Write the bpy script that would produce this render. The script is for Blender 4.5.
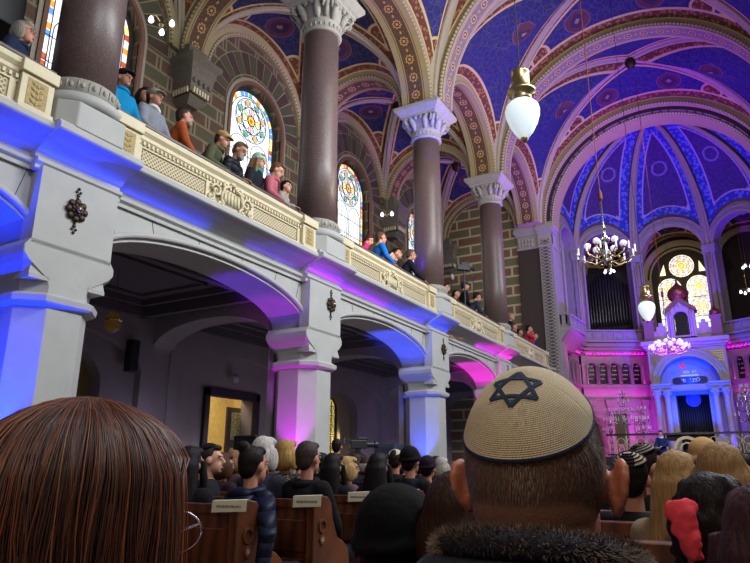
import bpy, math, random
from math import sin, cos, pi, radians, sqrt, atan2, hypot
from mathutils import Vector as V, Matrix, noise
random.seed(7)
S = bpy.context.scene
COL = S.collection
for o in list(bpy.data.objects): bpy.data.objects.remove(o)

# ------------------------------------------------------------------ camera
F_PX, YAW, PITCH, ROLL, EYE = 640.3, radians(29.77), radians(16.25), radians(0.18), 1.25
fwd = V((-sin(YAW)*cos(PITCH), cos(YAW)*cos(PITCH), sin(PITCH)))
rgt = V((cos(YAW), sin(YAW), 0)); upv = rgt.cross(fwd)
r_ = rgt*cos(ROLL)+upv*sin(ROLL); u_ = -rgt*sin(ROLL)+upv*cos(ROLL)
cd = bpy.data.cameras.new('camera'); cam = bpy.data.objects.new('camera', cd); COL.objects.link(cam)
cd.sensor_width = 36; cd.lens = 36*F_PX/750; cd.clip_start = .02; cd.clip_end = 300
mt = Matrix((r_, u_, -fwd)).transposed().to_4x4(); mt.translation = V((0, 0, EYE)); cam.matrix_world = mt
S.camera = cam
def ray(u, v): return fwd+r_*((u-375)/F_PX)-u_*((v-281.5)/F_PX)
def at(u, v, depth): return V((0, 0, EYE))+ray(u, v)*depth

# ------------------------------------------------------------------ colour + light
S.view_settings.view_transform = 'Standard'; S.view_settings.look = 'None'
S.view_settings.exposure = 0.0; S.view_settings.gamma = 1; S.view_settings.use_curve_mapping = False
def hx(h, a=1.0):
    h = h.lstrip('#'); c = [int(h[i:i+2], 16)/255 for i in (0, 2, 4)]
    return tuple([x/12.92 if x <= .04045 else ((x+.055)/1.055)**2.4 for x in c]+[a])
w = bpy.data.worlds.new('world'); S.world = w; w.use_nodes = True
w.node_tree.nodes['Background'].inputs[0].default_value = (.35, .42, .6, 1)
w.node_tree.nodes['Background'].inputs[1].default_value = .09
def light(kind, name, loc, target, energy, color, size=1.0, spot=60, blend=.6, sizey=None):
    d = bpy.data.lights.new(name, kind); d.energy = energy; d.color = color[:3]
    if kind == 'AREA':
        d.size = size
        if sizey: d.shape = 'RECTANGLE'; d.size_y = sizey
    elif kind == 'SPOT': d.spot_size = radians(spot); d.spot_blend = blend; d.shadow_soft_size = size
    else: d.shadow_soft_size = size
    o = bpy.data.objects.new(name, d); COL.objects.link(o); o.location = loc
    if target is not None:
        o.rotation_euler = (V(target)-V(loc)).to_track_quat('-Z', 'Y').to_euler()
    return o
BLUE, MAG, PUR, VIO = (.0, .025, 1), (1, .01, .8), (.33, .02, 1), (.55, .3, 1)
DAY, WARM = (.93, .97, 1), (1, .78, .5)
YC = [5.45+6.5*k for k in range(-1, 5)]       # column lines; YC[1]=5.45 ... YC[5]=31.45
# added key lights: daylight assumed from the nave's right hand side, no windows built
light('AREA', 'assumed_daylight', (3.0, 12, 12.0), (-8.3, 11, 6.2), 2900, DAY, 9, sizey=3)
light('AREA', 'assumed_daylight', (3.0, 26, 11.5), (-8.5, 24, 6.5), 1000, DAY, 6, sizey=3)
light('AREA', 'assumed_daylight', (2.8, 3, 10.5), (-8.3, 7, 5), 700, (.9, .95, 1), 3, sizey=3)
# added warm ambient fill for the near vault, stage spots on the far vault
light('AREA', 'vault_warm_fill', (-5.5, 14, 7.5), (-9.5, 15, 15), 170, (1, .86, .66), 1.0)
light('SPOT', 'vault_warm_fill', (-3, 16, 7), (-8, 24, 16), 600, (1, .85, .66), .4, 70)
light('SPOT', 'stage_spot', (-1.0, 29.5, 3.2), (-5, 24, 19), 6800, (.34, .05, 1), .3, 85)
light('SPOT', 'stage_spot', (-4.5, 29.5, 3.2), (-1, 27, 19), 5200, (.20, .04, 1), .3, 90)
light('SPOT', 'stage_spot', (-2.5, 31, 3.0), (-3.5, 36, 18), 8500, (.17, .01, 1), .3, 85)
light('SPOT', 'stage_spot', (1.0, 24.5, 3.0), (-8, 20, 16.5), 2800, (.34, .08, 1), .3, 50)
light('SPOT', 'stage_spot', (0.0, 24.0, 3.0), (-8, 17, 17), 900, (.25, .15, 1), .3, 60)

# ------------------------------------------------------------------ mesh collector
class MB:
    def __init__(s, M=None): s.v = []; s.f = []; s.c = []; s.uv = []; s.at = {}; s.M = M
    def add(s, vs, fs, col=None, uvs=None):
        b = len(s.v)
        for p in vs: s.v.append(tuple(s.M @ V(p)) if s.M else tuple(p))
        for i, f in enumerate(fs):
            s.f.append([b+j for j in f]); s.c.append(col[i] if isinstance(col, list) else col)
            s.uv.append(uvs[i] if uvs else None)
        return b
    def box(s, x0, x1, y0, y1, z0, z1, col=None, R=None):
        vs = [(x, y, z) for x in (x0, x1) for y in (y0, y1) for z in (z0, z1)]
        if R: vs = [R @ V(p) for p in vs]
        s.add(vs, [(0, 1, 3, 2), (4, 6, 7, 5), (0, 4, 5, 1), (2, 3, 7, 6), (0, 2, 6, 4), (1, 5, 7, 3)], col)
    def ring_loft(s, rings, close=True, caps=True, col=None):
        n = len(rings[0]); vs = [p for r in rings for p in r]; fs = []
        for i in range(len(rings)-1):
            for j in range(n if close else n-1):
                k = (j+1) % n; fs.append((i*n+j, i*n+k, (i+1)*n+k, (i+1)*n+j))
        if caps: fs.append(tuple(range(n))[::-1]); fs.append(tuple((len(rings)-1)*n+j for j in range(n)))
        s.add(vs, fs, col)
    def lathe(s, prof, c=(0, 0, 0), seg=24, off=0, col=None, caps=True, R=None):
        rings = []
        for r, z in prof:
            ring = []
            for j in range(seg):
                a = 2*pi*j/seg+off; p = V((r*cos(a), r*sin(a), z))
                if R: p = R @ p
                ring.append(p+V(c))
            rings.append(ring)
        s.ring_loft(rings, True, caps, col)
    def tube(s, pts, r, seg=8, col=None, caps=True):
        pts = [V(p) for p in pts]; n = len(pts)
        rr = r if isinstance(r, (list, tuple)) else [r]*n
        rings = []; prev = None
        for i, p in enumerate(pts):
            d = (pts[min(i+1, n-1)]-pts[max(i-1, 0)])
            d = d.normalized() if d.length > 1e-9 else V((0, 0, 1))
            if prev is None: a = d.orthogonal().normalized()
            else:
                a = prev-d*prev.dot(d); a = a.normalized() if a.length > 1e-6 else d.orthogonal().normalized()
            prev = a; b = d.cross(a)
            rings.append([p+(a*cos(2*pi*j/seg)+b*sin(2*pi*j/seg))*rr[i] for j in range(seg)])
        s.ring_loft(rings, True, caps, col)
    def ell(s, c, r, seg=12, rows=8, R=None, col=None):
        if not hasattr(r, '__len__'): r = (r, r, r)
        vs = []; fs = []
        for i in range(rows+1):
            t = pi*i/rows
            for j in range(seg):
                a = 2*pi*j/seg; p = V((r[0]*sin(t)*cos(a), r[1]*sin(t)*sin(a), r[2]*cos(t)))
                if R: p = R @ p
                vs.append(p+V(c))
        for i in range(rows):
            for j in range(seg):
                k = (j+1) % seg; fs.append((i*seg+j, (i+1)*seg+j, (i+1)*seg+k, i*seg+k))
        s.add(vs, fs, col)
    def build(s, name, mat, parent=None, smooth=False, ori=None, remesh=None, bevel=None, sub=0):
        me = bpy.data.meshes.new(name)
        vs = s.v
        if ori is not None: vs = [tuple(V(p)-V(ori)) for p in s.v]
        me.from_pydata(vs, [], s.f)
        if any(c is not None for c in s.c):
            ca = me.color_attributes.new('Col', 'FLOAT_COLOR', 'CORNER'); i = 0
            for f, c in zip(s.f, s.c):
                for _ in f: ca.data[i].color = c or (.5, .5, .5, 1); i += 1
        if any(u is not None for u in s.uv):
            uvl = me.uv_layers.new(name='UVMap'); i = 0
            for f, u in zip(s.f, s.uv):
                for k in range(len(f)): uvl.data[i].uv = u[k] if u else (0, 0); i += 1
        for k, vals in s.at.items():
            a = me.attributes.new(k, 'FLOAT', 'POINT')
            for i, x in enumerate(vals): a.data[i].value = x
        me.validate(); me.update()
        if smooth: me.shade_smooth()
        me.materials.append(mat)
        o = bpy.data.objects.new(name, me); COL.objects.link(o)
        if parent: o.parent = parent
        if ori is not None: o.location = ori
        if remesh:
            m = o.modifiers.new('Remesh', 'REMESH'); m.mode = 'VOXEL'; m.voxel_size = remesh; m.use_smooth_shade = True
            m = o.modifiers.new('Smooth', 'SMOOTH'); m.iterations = 3; m.factor = .5
        if bevel:
            m = o.modifiers.new('Bevel', 'BEVEL'); m.width = bevel; m.segments = 2; m.limit_method = 'ANGLE'
        if sub: m = o.modifiers.new('Sub', 'SUBSURF'); m.levels = sub; m.render_levels = sub
        return o
def thing(name, label, cat, loc=(0, 0, 0), rz=0, group=None):
    o = bpy.data.objects.new(name, None); COL.objects.link(o); o.location = loc; o.rotation_euler = (0, 0, rz)
    o.empty_display_size = .1; o['label'] = label; o['category'] = cat
    if group: o['group'] = group
    return o
def tag(o, label, cat, group=None):
    o['label'] = label; o['category'] = cat
    if group: o['group'] = group
    return o
def struct(o): o['kind'] = 'structure'; return o
def dup(root, loc=None, rz=None, label=None):
    r = root.copy(); COL.objects.link(r)
    if loc is not None: r.location = loc
    if rz is not None: r.rotation_euler = (0, 0, rz)
    if label: r['label'] = label
    for ch in list(root.children):
        c = ch.copy(); COL.objects.link(c); c.parent = r
        for g in list(ch.children):
            d = g.copy(); COL.objects.link(d); d.parent = c
    return r
class Fr:                                       # wall frame: u along, w up, n towards viewer
    def __init__(s, O, U, N): s.O = V(O); s.U = V(U).normalized(); s.W = V((0, 0, 1)); s.N = V(N).normalized()
    def __call__(s, u, w, n=0): return s.O+s.U*u+s.W*w+s.N*n

# ------------------------------------------------------------------ materials
class NT:
    def __init__(s, name):
        s.m = bpy.data.materials.new(name); s.m.use_nodes = True; s.t = s.m.node_tree; s.n = s.t.nodes
        s.b = s.n['Principled BSDF']
    def new(s, t, **k):
        x = s.n.new(t)
        for a, b in k.items(): setattr(x, a, b)
        return x
    def link(s, a, b): s.t.links.new(a, b)
    def put(s, sock, v):
        if isinstance(v, bpy.types.NodeSocket): s.link(v, sock)
        else: sock.default_value = v
    def math(s, op, a, b=0.0, c=0.0):
        x = s.new('ShaderNodeMath', operation=op); s.put(x.inputs[0], a); s.put(x.inputs[1], b)
        if op in ('MULTIPLY_ADD', 'SMOOTH_MIN'): s.put(x.inputs[2], c)
        return x.outputs[0]
    def mix(s, f, a, b):
        x = s.new('ShaderNodeMix', data_type='RGBA'); s.put(x.inputs[0], f); s.put(x.inputs[6], a); s.put(x.inputs[7], b)
        return x.outputs[2]
    def noise(s, scale, detail=3, vec=None, rough=.5):
        x = s.new('ShaderNodeTexNoise'); x.inputs['Scale'].default_value = scale; x.inputs['Detail'].default_value = detail
        x.inputs['Roughness'].default_value = rough
        s.link(vec if vec else s.objc(), x.inputs['Vector']); return x.outputs[0]
    def objc(s):
        if not hasattr(s, '_o'): s._o = s.new('ShaderNodeTexCoord').outputs['Object']
        return s._o
    def pos(s):
        if not hasattr(s, '_p'):
            g = s.new('ShaderNodeNewGeometry'); x = s.new('ShaderNodeSeparateXYZ'); s.link(g.outputs['Position'], x.inputs[0]); s._p = x.outputs
        return s._p
    def uv(s):
        if not hasattr(s, '_u'):
            g = s.new('ShaderNodeTexCoord'); x = s.new('ShaderNodeSeparateXYZ'); s.link(g.outputs['UV'], x.inputs[0]); s._u = x.outputs
        return s._u
    def attr(s, name): return s.new('ShaderNodeAttribute', attribute_name=name).outputs['Fac']
    def step(s, a, edge, soft=.01):
        x = s.new('ShaderNodeMapRange', interpolation_type='SMOOTHSTEP'); s.put(x.inputs[0], a)
        x.inputs[1].default_value = edge-soft; x.inputs[2].default_value = edge+soft; return x.outputs[0]
    def bump(s, h, strength=.3, dist=.02):
        x = s.new('ShaderNodeBump'); x.inputs['Strength'].default_value = strength; x.inputs['Distance'].default_value = dist
        s.link(h, x.inputs['Height']); s.link(x.outputs[0], s.b.inputs['Normal'])
    def done(s, col=None, rough=.7, metal=0, em=None, es=0, spec=None):
        if col is not None: s.put(s.b.inputs['Base Color'], col)
        s.put(s.b.inputs['Roughness'], rough); s.b.inputs['Metallic'].default_value = metal
        if em is not None: s.put(s.b.inputs['Emission Color'], em); s.b.inputs['Emission Strength'].default_value = es
        if spec is not None: s.b.inputs['Specular IOR Level'].default_value = spec
        return s.m
_mc = {}
def plain(name, c, rough=.7, metal=0, nz=8, amt=.25, bump=.15, dist=.01, es=0, em=None):
    if name in _mc: return _mc[name]
    t = NT(name); c = hx(c) if isinstance(c, str) else c
    n = t.noise(nz, 4)
    d = tuple(x*(1-amt) for x in c[:3])+(1,); l = tuple(min(1, x*(1+amt*.6)) for x in c[:3])+(1,)
    t.done(t.mix(n, d, l), rough, metal, em=hx(em) if em else None, es=es)
    if bump: t.bump(t.noise(nz*4, 3), bump, dist)
    _mc[name] = t.m; return t.m
def vcol(name, rough=.6, es=0, metal=0, bump=0):
    t = NT(name); a = t.new('ShaderNodeVertexColor', layer_name='Col').outputs[0]
    if bump: t.bump(t.noise(30, 3), bump, .01)
    return t.done(a, rough, metal, em=a if es else None, es=es)
STONE = plain('pale_limestone', '#a9a9a6', .75, nz=2.2, amt=.16, bump=.25, dist=.012)
STONE_D = plain('grey_limestone', '#8f8d88', .8, nz=3, amt=.2)
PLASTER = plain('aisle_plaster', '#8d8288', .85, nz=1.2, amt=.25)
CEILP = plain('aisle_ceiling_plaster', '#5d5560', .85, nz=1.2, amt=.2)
CREAM = plain('cream_plaster', '#cbbf9e', .6, nz=6, amt=.18, bump=.3, dist=.01)
CREAM_D = plain('ochre_relief_plaster', '#b09a68', .6, nz=20, amt=.4, bump=.7, dist=.02)
TRIMC = plain('vault_trim_plaster', '#9c8c68', .65, nz=5, amt=.15)
MOULD = plain('vault_moulding_plaster', '#9b8f7c', .65, nz=5, amt=.15)
CAPM = plain('capital_stone', '#98938a', .65, nz=7, amt=.25, bump=.3)
WOODR = plain('dark_handrail_wood', '#3a211a', .45)
BLACKM = plain('black_plastic', '#101216', .5, amt=.1)
DARKW = plain('dark_doorframe_wood', '#17121a', .5)
BRASS = plain('aged_brass', '#b5a176', .33, 1, nz=9, amt=.3, bump=.05)
SILVER = plain('silver_metal', '#c3c1c6', .25, 1, bump=.05)
COPPER = plain('reddish_copper', '#8e5446', .38, .7, nz=9, amt=.3)
IRON = plain('dark_wrought_iron', '#3b2f22', .45, .6, nz=20, amt=.5)
LEAD = plain('black_lead', '#15120f', .5, .3)
def granite(name, a, b, c, rough):
    t = NT(name); n1 = t.noise(55, 4, rough=.7); n2 = t.noise(9, 2)
    col = t.mix(t.step(n1, .52, .08), hx(a), hx(b)); col = t.mix(t.step(n2, .62, .15), col, hx(c))
    return t.done(col, rough)
GRAN = granite('brown_granite', '#4e3e3c', '#705d59', '#5d4b48', .42)
# pew wood
t = NT('pew_wood'); wv = t.new('ShaderNodeTexWave'); wv.inputs['Scale'].default_value = 3; wv.inputs['Distortion'].default_value = 6
wv.inputs['Detail'].default_value = 3; t.link(t.objc(), wv.inputs['Vector'])
PEW = t.done(t.mix(wv.outputs[1], hx('#452413'), hx('#67371c')), .42)
# carpet / floor
t = NT('stone_floor_tiles'); p = t.pos()
fx = t.math('ABSOLUTE', t.math('SUBTRACT', t.math('FRACT', t.math('MULTIPLY', p[0], 2.0)), .5))
fy = t.math('ABSOLUTE', t.math('SUBTRACT', t.math('FRACT', t.math('MULTIPLY', p[1], 2.0)), .5))
FLOORM = t.done(t.mix(t.step(t.math('MAXIMUM', fx, fy), .485, .01), t.mix(t.noise(4), hx('#6b625c'), hx('#8a7f76')), hx('#3c3632')), .5)
# painted block masonry with double cream joints
t = NT('painted_block_masonry'); p = t.pos()
uu = t.math('ADD', p[0], p[1]); H = .46; Wd = 1.05
row = t.math('FLOOR', t.math('DIVIDE', p[2], H)); fz = t.math('FRACT', t.math('DIVIDE', p[2], H))
sh = t.math('MULTIPLY', t.math('MODULO', row, 2.0), .45)
cu = t.math('ADD', t.math('DIVIDE', uu, Wd), sh); colm = t.math('FLOOR', cu); fu = t.math('FRACT', cu)
thin = t.step(fu, .86, .004)                                     # a narrow upright block closes each long one
dz = t.math('MULTIPLY', t.math('MINIMUM', fz, t.math('SUBTRACT', 1.0, fz)), H)
du = t.math('MULTIPLY', t.math('MINIMUM', t.math('MINIMUM', fu, t.math('SUBTRACT', 1.0, fu)), t.math('ABSOLUTE', t.math('SUBTRACT', fu, .86))), Wd)
dj = t.math('MINIMUM', dz, du)
rnd = t.math('FRACT', t.math('MULTIPLY', t.math('SINE', t.math('ADD', t.math('MULTIPLY', row, 12.9), t.math('MULTIPLY', colm, 7.3))), 43.7))
blk = t.mix(t.step(t.math('ADD', t.math('MULTIPLY', t.math('MODULO', row, 2.0), .5), t.math('MULTIPLY', rnd, .5)), .5, .02), hx('#3e3b29'), hx('#452a22'))
blk = t.mix(thin, blk, hx('#3d1d18')); blk = t.mix(t.math('MULTIPLY', t.noise(14), .25), blk, hx('#7a6c54'))
jc = t.mix(t.step(dj, .018, .004), hx('#80755a'), t.mix(t.step(dj, .030, .004), hx('#2a241c'), t.mix(t.step(dj, .040, .004), hx('#8c805f'), blk)))
BLOCK = t.done(jc, .8)
# brighter version seen on the gallery end wall: broad cream joints
t = NT('broad_jointed_block_masonry'); p = t.pos(); uu = t.math('ADD', p[0], p[1]); H = .52; Wd = 1.5
row = t.math('FLOOR', t.math('DIVIDE', p[2], H)); fz = t.math('FRACT', t.math('DIVIDE', p[2], H))
cu = t.math('ADD', t.math('DIVIDE', uu, Wd), t.math('MULTIPLY', t.math('MODULO', row, 2.0), .5)); fu = t.math('FRACT', cu)
dj = t.math('MINIMUM', t.math('MULTIPLY', t.math('MINIMUM', fz, t.math('SUBTRACT', 1.0, fz)), H), t.math('MULTIPLY', t.math('MINIMUM', fu, t.math('SUBTRACT', 1.0, fu)), Wd))
blk = t.mix(t.step(t.math('MODULO', row, 2.0), .5, .02), hx('#5d5a3e'), hx('#6b4430')); blk = t.mix(t.math('MULTIPLY', t.noise(10), .4), blk, hx('#8a7a60'))
BLOCK2 = t.done(t.mix(t.step(dj, .05, .006), hx('#b4a684'), t.mix(t.step(dj, .075, .006), hx('#6d6148'), blk)), .8)
# vault web
def webmat(name, band, line, blue, blue2, wid=.36, lw=.10):
    t = NT(name); ed = t.attr('ed'); md = t.attr('md'); cp = t.attr('cp')
    n = t.noise(9, 4, rough=.7); n2 = t.noise(26, 2)
    vo = t.new('ShaderNodeTexVoronoi', feature='DISTANCE_TO_EDGE'); vo.inputs['Scale'].default_value = 3.6; t.link(t.objc(), vo.inputs['Vector'])
    blu = t.mix(t.step(n, .5, .12), hx(blue), hx(blue2))
    blu = t.mix(t.math('MULTIPLY', t.math('SUBTRACT', 1.0, t.step(vo.outputs[0], .05, .03)), .28), blu, hx('#5a5a50'))
    blu = t.mix(t.math('MULTIPLY', t.step(n2, .62, .04), .35), blu, hx('#5e4238'))
    vb = t.new('ShaderNodeTexVoronoi'); vb.inputs['Scale'].default_value = 7; t.link(t.objc(), vb.inputs['Vector'])
    bnd = t.mix(t.step(vb.outputs[0], .42, .08), hx('#8a5a30'), hx(band))
    bnd = t.mix(t.step(ed, .045, .01), hx(line), bnd)
    c = t.mix(t.step(ed, wid), bnd, t.mix(t.step(ed, wid+lw), hx(line), blu))
    inn = t.step(ed, wid+lw-.01)
    med = t.mix(t.step(md, .50), t.mix(t.step(md, .34, .02), t.mix(t.step(md, .12, .02), hx('#8a6a5a'), hx('#2a1838')), hx('#4e2430')), t.mix(t.step(md, .55), hx('#5a4058'), blu))
    c = t.mix(t.math('MULTIPLY', inn, t.math('SUBTRACT', 1.0, t.step(md, .56))), c, med)
    cus = t.mix(t.step(cp, .40), bnd, hx(line))
    c = t.mix(t.math('MULTIPLY', inn, t.math('SUBTRACT', 1.0, t.step(cp, .5))), c, cus)
    return t.done(c, .8)
WEB = webmat('blue_arabesque_vault', '#54290f', '#b5a070', '#070c40', '#0d1668')
WEBG = webmat('dark_blue_gallery_vault', '#5f3615', '#b5a070', '#070c34', '#0c1750', .26, .07)
# apse web : violet panel with blue border
t = NT('violet_apse_vault'); ed = t.attr('ed'); md = t.attr('md')
vb = t.new('ShaderNodeTexVoronoi'); vb.inputs['Scale'].default_value = 5; t.link(t.objc(), vb.inputs['Vector'])
c = t.mix(t.step(vb.outputs[0], .45, .1), hx('#5f6fc0'), hx('#27359a'))
inn = t.mix(t.step(t.noise(9), .5, .1), hx('#3b2560'), hx('#4a2f74'))
inn = t.mix(t.step(t.math('ABSOLUTE', t.math('SUBTRACT', md, .4)), .05, .02), hx('#7a6aa0'), inn)
c = t.mix(t.step(ed, .62), t.mix(t.step(ed, .16), hx('#5c3a50'), c), t.mix(t.step(ed, .70), hx('#a596b8'), inn))
APWEB = t.done(c, .8)
# rosette band: uv in metres, u along, v across 0..w
def rosmat(name, base, base2, ring, core, edge, w=.8, pitch=.62):
    t = NT(name); uv = t.uv()
    fu = t.math('MULTIPLY', t.math('SUBTRACT', t.math('FRACT', t.math('DIVIDE', uv[0], pitch)), .5), pitch)
    v = t.math('SUBTRACT', uv[1], w/2)
    d = t.math('SQRT', t.math('ADD', t.math('MULTIPLY', fu, fu), t.math('MULTIPLY', v, v)))
    an = t.math('ARCTAN2', v, fu)
    pet = t.math('MULTIPLY', t.math('COSINE', t.math('MULTIPLY', an, 8.0)), .018)
    d2 = t.math('ADD', d, pet)
    bg = t.mix(t.step(t.noise(22, 3), .5, .06), hx(base), hx(base2))
    c = t.mix(t.step(d2, .15), t.mix(t.step(d2, .105), t.mix(t.step(d, .05), hx(ring), hx(core)), hx(ring)), bg)
    av = t.math('ABSOLUTE', v)
    # small link between rosettes
    lk = t.math('MULTIPLY', t.step(t.math('ABSOLUTE', fu), pitch/2-.05), t.math('SUBTRACT', 1.0, t.step(av, .03)))
    c = t.mix(lk, c, hx(ring))
    c = t.mix(t.step(av, w*.34), c, t.mix(t.step(av, w*.39), hx(edge), t.mix(t.step(av, w*.42), hx(base), hx(edge))))
    return t.done(c, .75)
ROS = rosmat('rosette_soffit_paint', '#6b5b58', '#7d6f6c', '#b59a72', '#50201c', '#a3937a')
ROSB = rosmat('brown_rosette_soffit_paint', '#4c3324', '#63462e', '#b5965c', '#5c221a', '#a08c5c')
# bead moulding
t = NT('beaded_moulding'); uv = t.uv()
fu = t.math('ABSOLUTE', t.math('SUBTRACT', t.math('FRACT', t.math('MULTIPLY', uv[0], 7.0)), .5))
BEAD = t.done(t.mix(t.step(fu, .36, .08), hx('#a8987a'), hx('#4f4432')), .7)
# diagonal lattice panel
t = NT('cream_lattice_panel'); p = t.pos()
g = 13.0
a = t.math('ABSOLUTE', t.math('SUBTRACT', t.math('FRACT', t.math('MULTIPLY', t.math('ADD', p[1], p[2]), g)), .5))
b = t.math('ABSOLUTE', t.math('SUBTRACT', t.math('FRACT', t.math('MULTIPLY', t.math('SUBTRACT', p[1], p[2]), g)), .5))
LATT = t.done(t.mix(t.step(t.math('MAXIMUM', a, b), .33, .05), hx('#75684a'), hx('#c3b695')), .7)
VPAINT = vcol('painted_ornament', .6)
GLASS = vcol('stained_glass', .3, es=1.05)
GLASSW = vcol('stained_glass_dim', .3, es=1.0)
def emis(name, c, s):
    t = NT(name); return t.done(hx(c), .4, em=hx(c), es=s)
OPAL = emis('opal_lamp_glass', '#dfeef5', .62)
BULB = emis('lit_bulb', '#f4f6ff', 3.0)
CRYST = emis('frosted_glass_globe', '#d9d4ee', .55)
# ================================================================== STRUCTURE
XF, XB = -8.4, -9.3            # nave face and aisle face of the arcade wall
XW = -13.6                     # outer wall
XR = 3.4                       # right hand wall of the nave
ZG = 5.9                       # gallery floor
ZS = 13.42                     # springing of the vaults
XC = -2.5                      # nave axis
def arcpts(c, r, a0, a1, n): return [(c[0]+r*cos(radians(a0+(a1-a0)*i/n)), c[1]+r*sin(radians(a0+(a1-a0)*i/n))) for i in range(n+1)]
def extrude(mb, F, poly, n0, n1, col=None):
    k = len(poly); vs = [F(u, w_, n0) for u, w_ in poly]+[F(u, w_, n1) for u, w_ in poly]
    mb.add(vs, [tuple(range(k))[::-1], tuple(range(k, 2*k))]+[(i, (i+1) % k, k+(i+1) % k, k+i) for i in range(k)], [col]*(k+2) if col else None)
def arch_ring(mb, F, c, r0, r1, n0, n1, a0=0, a1=180, n=28, col=None):
    a = arcpts(c, r0, a0, a1, n); b = arcpts(c, r1, a0, a1, n)
    for i in range(n):
        q = [a[i], a[i+1], b[i+1], b[i]]
        vs = [F(u, w_, n0) for u, w_ in q]+[F(u, w_, n1) for u, w_ in q]
        fs = [(3, 2, 1, 0), (4, 5, 6, 7), (0, 1, 5, 4), (2, 3, 7, 6)]
        if i == 0: fs.append((0, 4, 7, 3))
        if i == n-1: fs.append((1, 2, 6, 5))
        mb.add(vs, fs, [col]*len(fs) if col else None)
def soffit(mb, F, c, r, n0, n1, a0=0, a1=180, n=40):
    w_ = abs(n1-n0)
    for i in range(n):
        A0 = radians(a0+(a1-a0)*i/n); A1 = radians(a0+(a1-a0)*(i+1)/n)
        p = [F(c[0]+r*cos(A0), c[1]+r*sin(A0), n0), F(c[0]+r*cos(A1), c[1]+r*sin(A1), n0), F(c[0]+r*cos(A1), c[1]+r*sin(A1), n1), F(c[0]+r*cos(A0), c[1]+r*sin(A0), n1)]
        mb.add(p, [(0, 1, 2, 3)], None, [[(r*A0, 0), (r*A1, 0), (r*A1, w_), (r*A0, w_)]])
def bead(mb, F, c, r, n, rad=.06, a0=0, a1=180, k=48, seg=6):
    pts = [F(c[0]+r*cos(radians(a0+(a1-a0)*i/k)), c[1]+r*sin(radians(a0+(a1-a0)*i/k)), n) for i in range(k+1)]
    b0 = len(mb.f); mb.tube(pts, rad, seg, caps=False)
    L = r*radians(a1-a0)/k
    for i in range(k):
        for j in range(seg): mb.uv[b0+i*seg+j] = [(i*L, 0), (i*L, 0), ((i+1)*L, 0), ((i+1)*L, 0)]
def arch_wall(mb, F, u0, u1, w0, w1, n0, n1, ops, seg=20):
    """ops: (centre, half width, springing height, rise, sill)"""
    cur = u0
    for (c, h, sp, rise, sill) in sorted(ops):
        extrude(mb, F, [(cur, w0), (c-h, w0), (c-h, w1), (cur, w1)], n0, n1)
        pts = [(c-h*cos(pi*i/seg), sp+rise*sin(pi*i/seg)) for i in range(seg+1)]
        for i in range(seg):
            a, b = pts[i], pts[i+1]
            extrude(mb, F, [a, b, (b[0], w1), (a[0], w1)], n0, n1)
        if sill > w0: extrude(mb, F, [(c-h, w0), (c+h, w0), (c+h, sill), (c-h, sill)], n0, n1)
        cur = c+h
    extrude(mb, F, [(cur, w0), (u1, w0), (u1, w1), (cur, w1)], n0, n1)

# floor + outer shell
m = MB(); m.box(-16, XR+.3, -3, 44, -.3, 0); struct(m.build('floor', FLOORM))
m = MB(); m.box(XR, XR+.4, -3, 44, 0, 21); struct(m.build('wall_right', STONE_D))
m = MB(); m.box(-16, XR+.4, -3.4, -3, 0, 21); struct(m.build('wall_back', STONE_D))
m = MB(); m.box(-16, XR+.4, -3.4, 44, 21.2, 21.5); struct(m.build('ceiling', STONE_D))     # roof deck above the vaults

# ---- nave arcade wall ------------------------------------------------
FW = Fr((XF, 0, 0), (0, 1, 0), (1, 0, 0))
m = MB(); ops = []
for k in range(-1, 5):
    yc = 5.45+6.5*k-3.25+6.5 if False else (5.45+6.5*k)+3.25
    if k < 4: ops.append((yc, 2.78, 4.3, .76, 0))
arch_wall(m, FW, -1.05, 31.6, 4.28, ZG, XB-XF, 0, ops, 26)
wl = struct(m.build('wall_left', STONE)); wl['label'] = 'pale stone arcade wall'
m = MB()
for (c, h, sp, rise, _) in ops:                                   # archivolt roll and inner fillet
    P = [FW(c-h*cos(pi*i/30), sp+.05+rise*sin(pi*i/30)+.06, .03) for i in range(31)]
    m.tube(P, .055, 8)
struct(m.build('trim_1', STONE, smooth=True))
# vertical stone joints radiating above the arches
m = MB()
for (c, h, sp, rise, _) in ops:
    for i in (5, 9, 13, 17, 21, 25):
        a = pi*i/30; y = c-h*cos(a); z = sp+rise*sin(a)+.12; dy = -cos(a)*.16
        m.tube([FW(y, z, .002), FW(y+dy, 5.36, .002)], .006, 4)
struct(m.build('trim_2', LEAD))
# cornice profile (n outwards, z)
prof = [(0, 5.30), (.05, 5.30), (.05, 5.36), (.10, 5.40), (.10, 5.46), (.02, 5.49), (.02, 5.55), (.06, 5.57), (.12, 5.62), (.24, 5.69), (.38, 5.74), (.44, 5.77), (.50, 5.79), (.52, 5.81), (.52, 5.88), (.49, 5.92), (0, 5.92)]
def sweep_profile(mb, y0, y1, dn):
    vs = [(XF+dn+n, y, z) if n > 0 else (XF-.1, y, z) for y in (y0, y1) for n, z in prof]; k = len(prof)
    mb.add(vs, [tuple(range(k)), tuple(range(k, 2*k))[::-1]]+[(i, i+1, k+i+1, k+i) for i in range(k-1)]+[(k-1, 0, k, 2*k-1)])
m = MB(); sweep_profile(m, -1.8, 31.6, 0)
for y in YC: sweep_profile(m, y-.72, y+.72, .13)
struct(m.build('trim_3', STONE))
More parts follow.
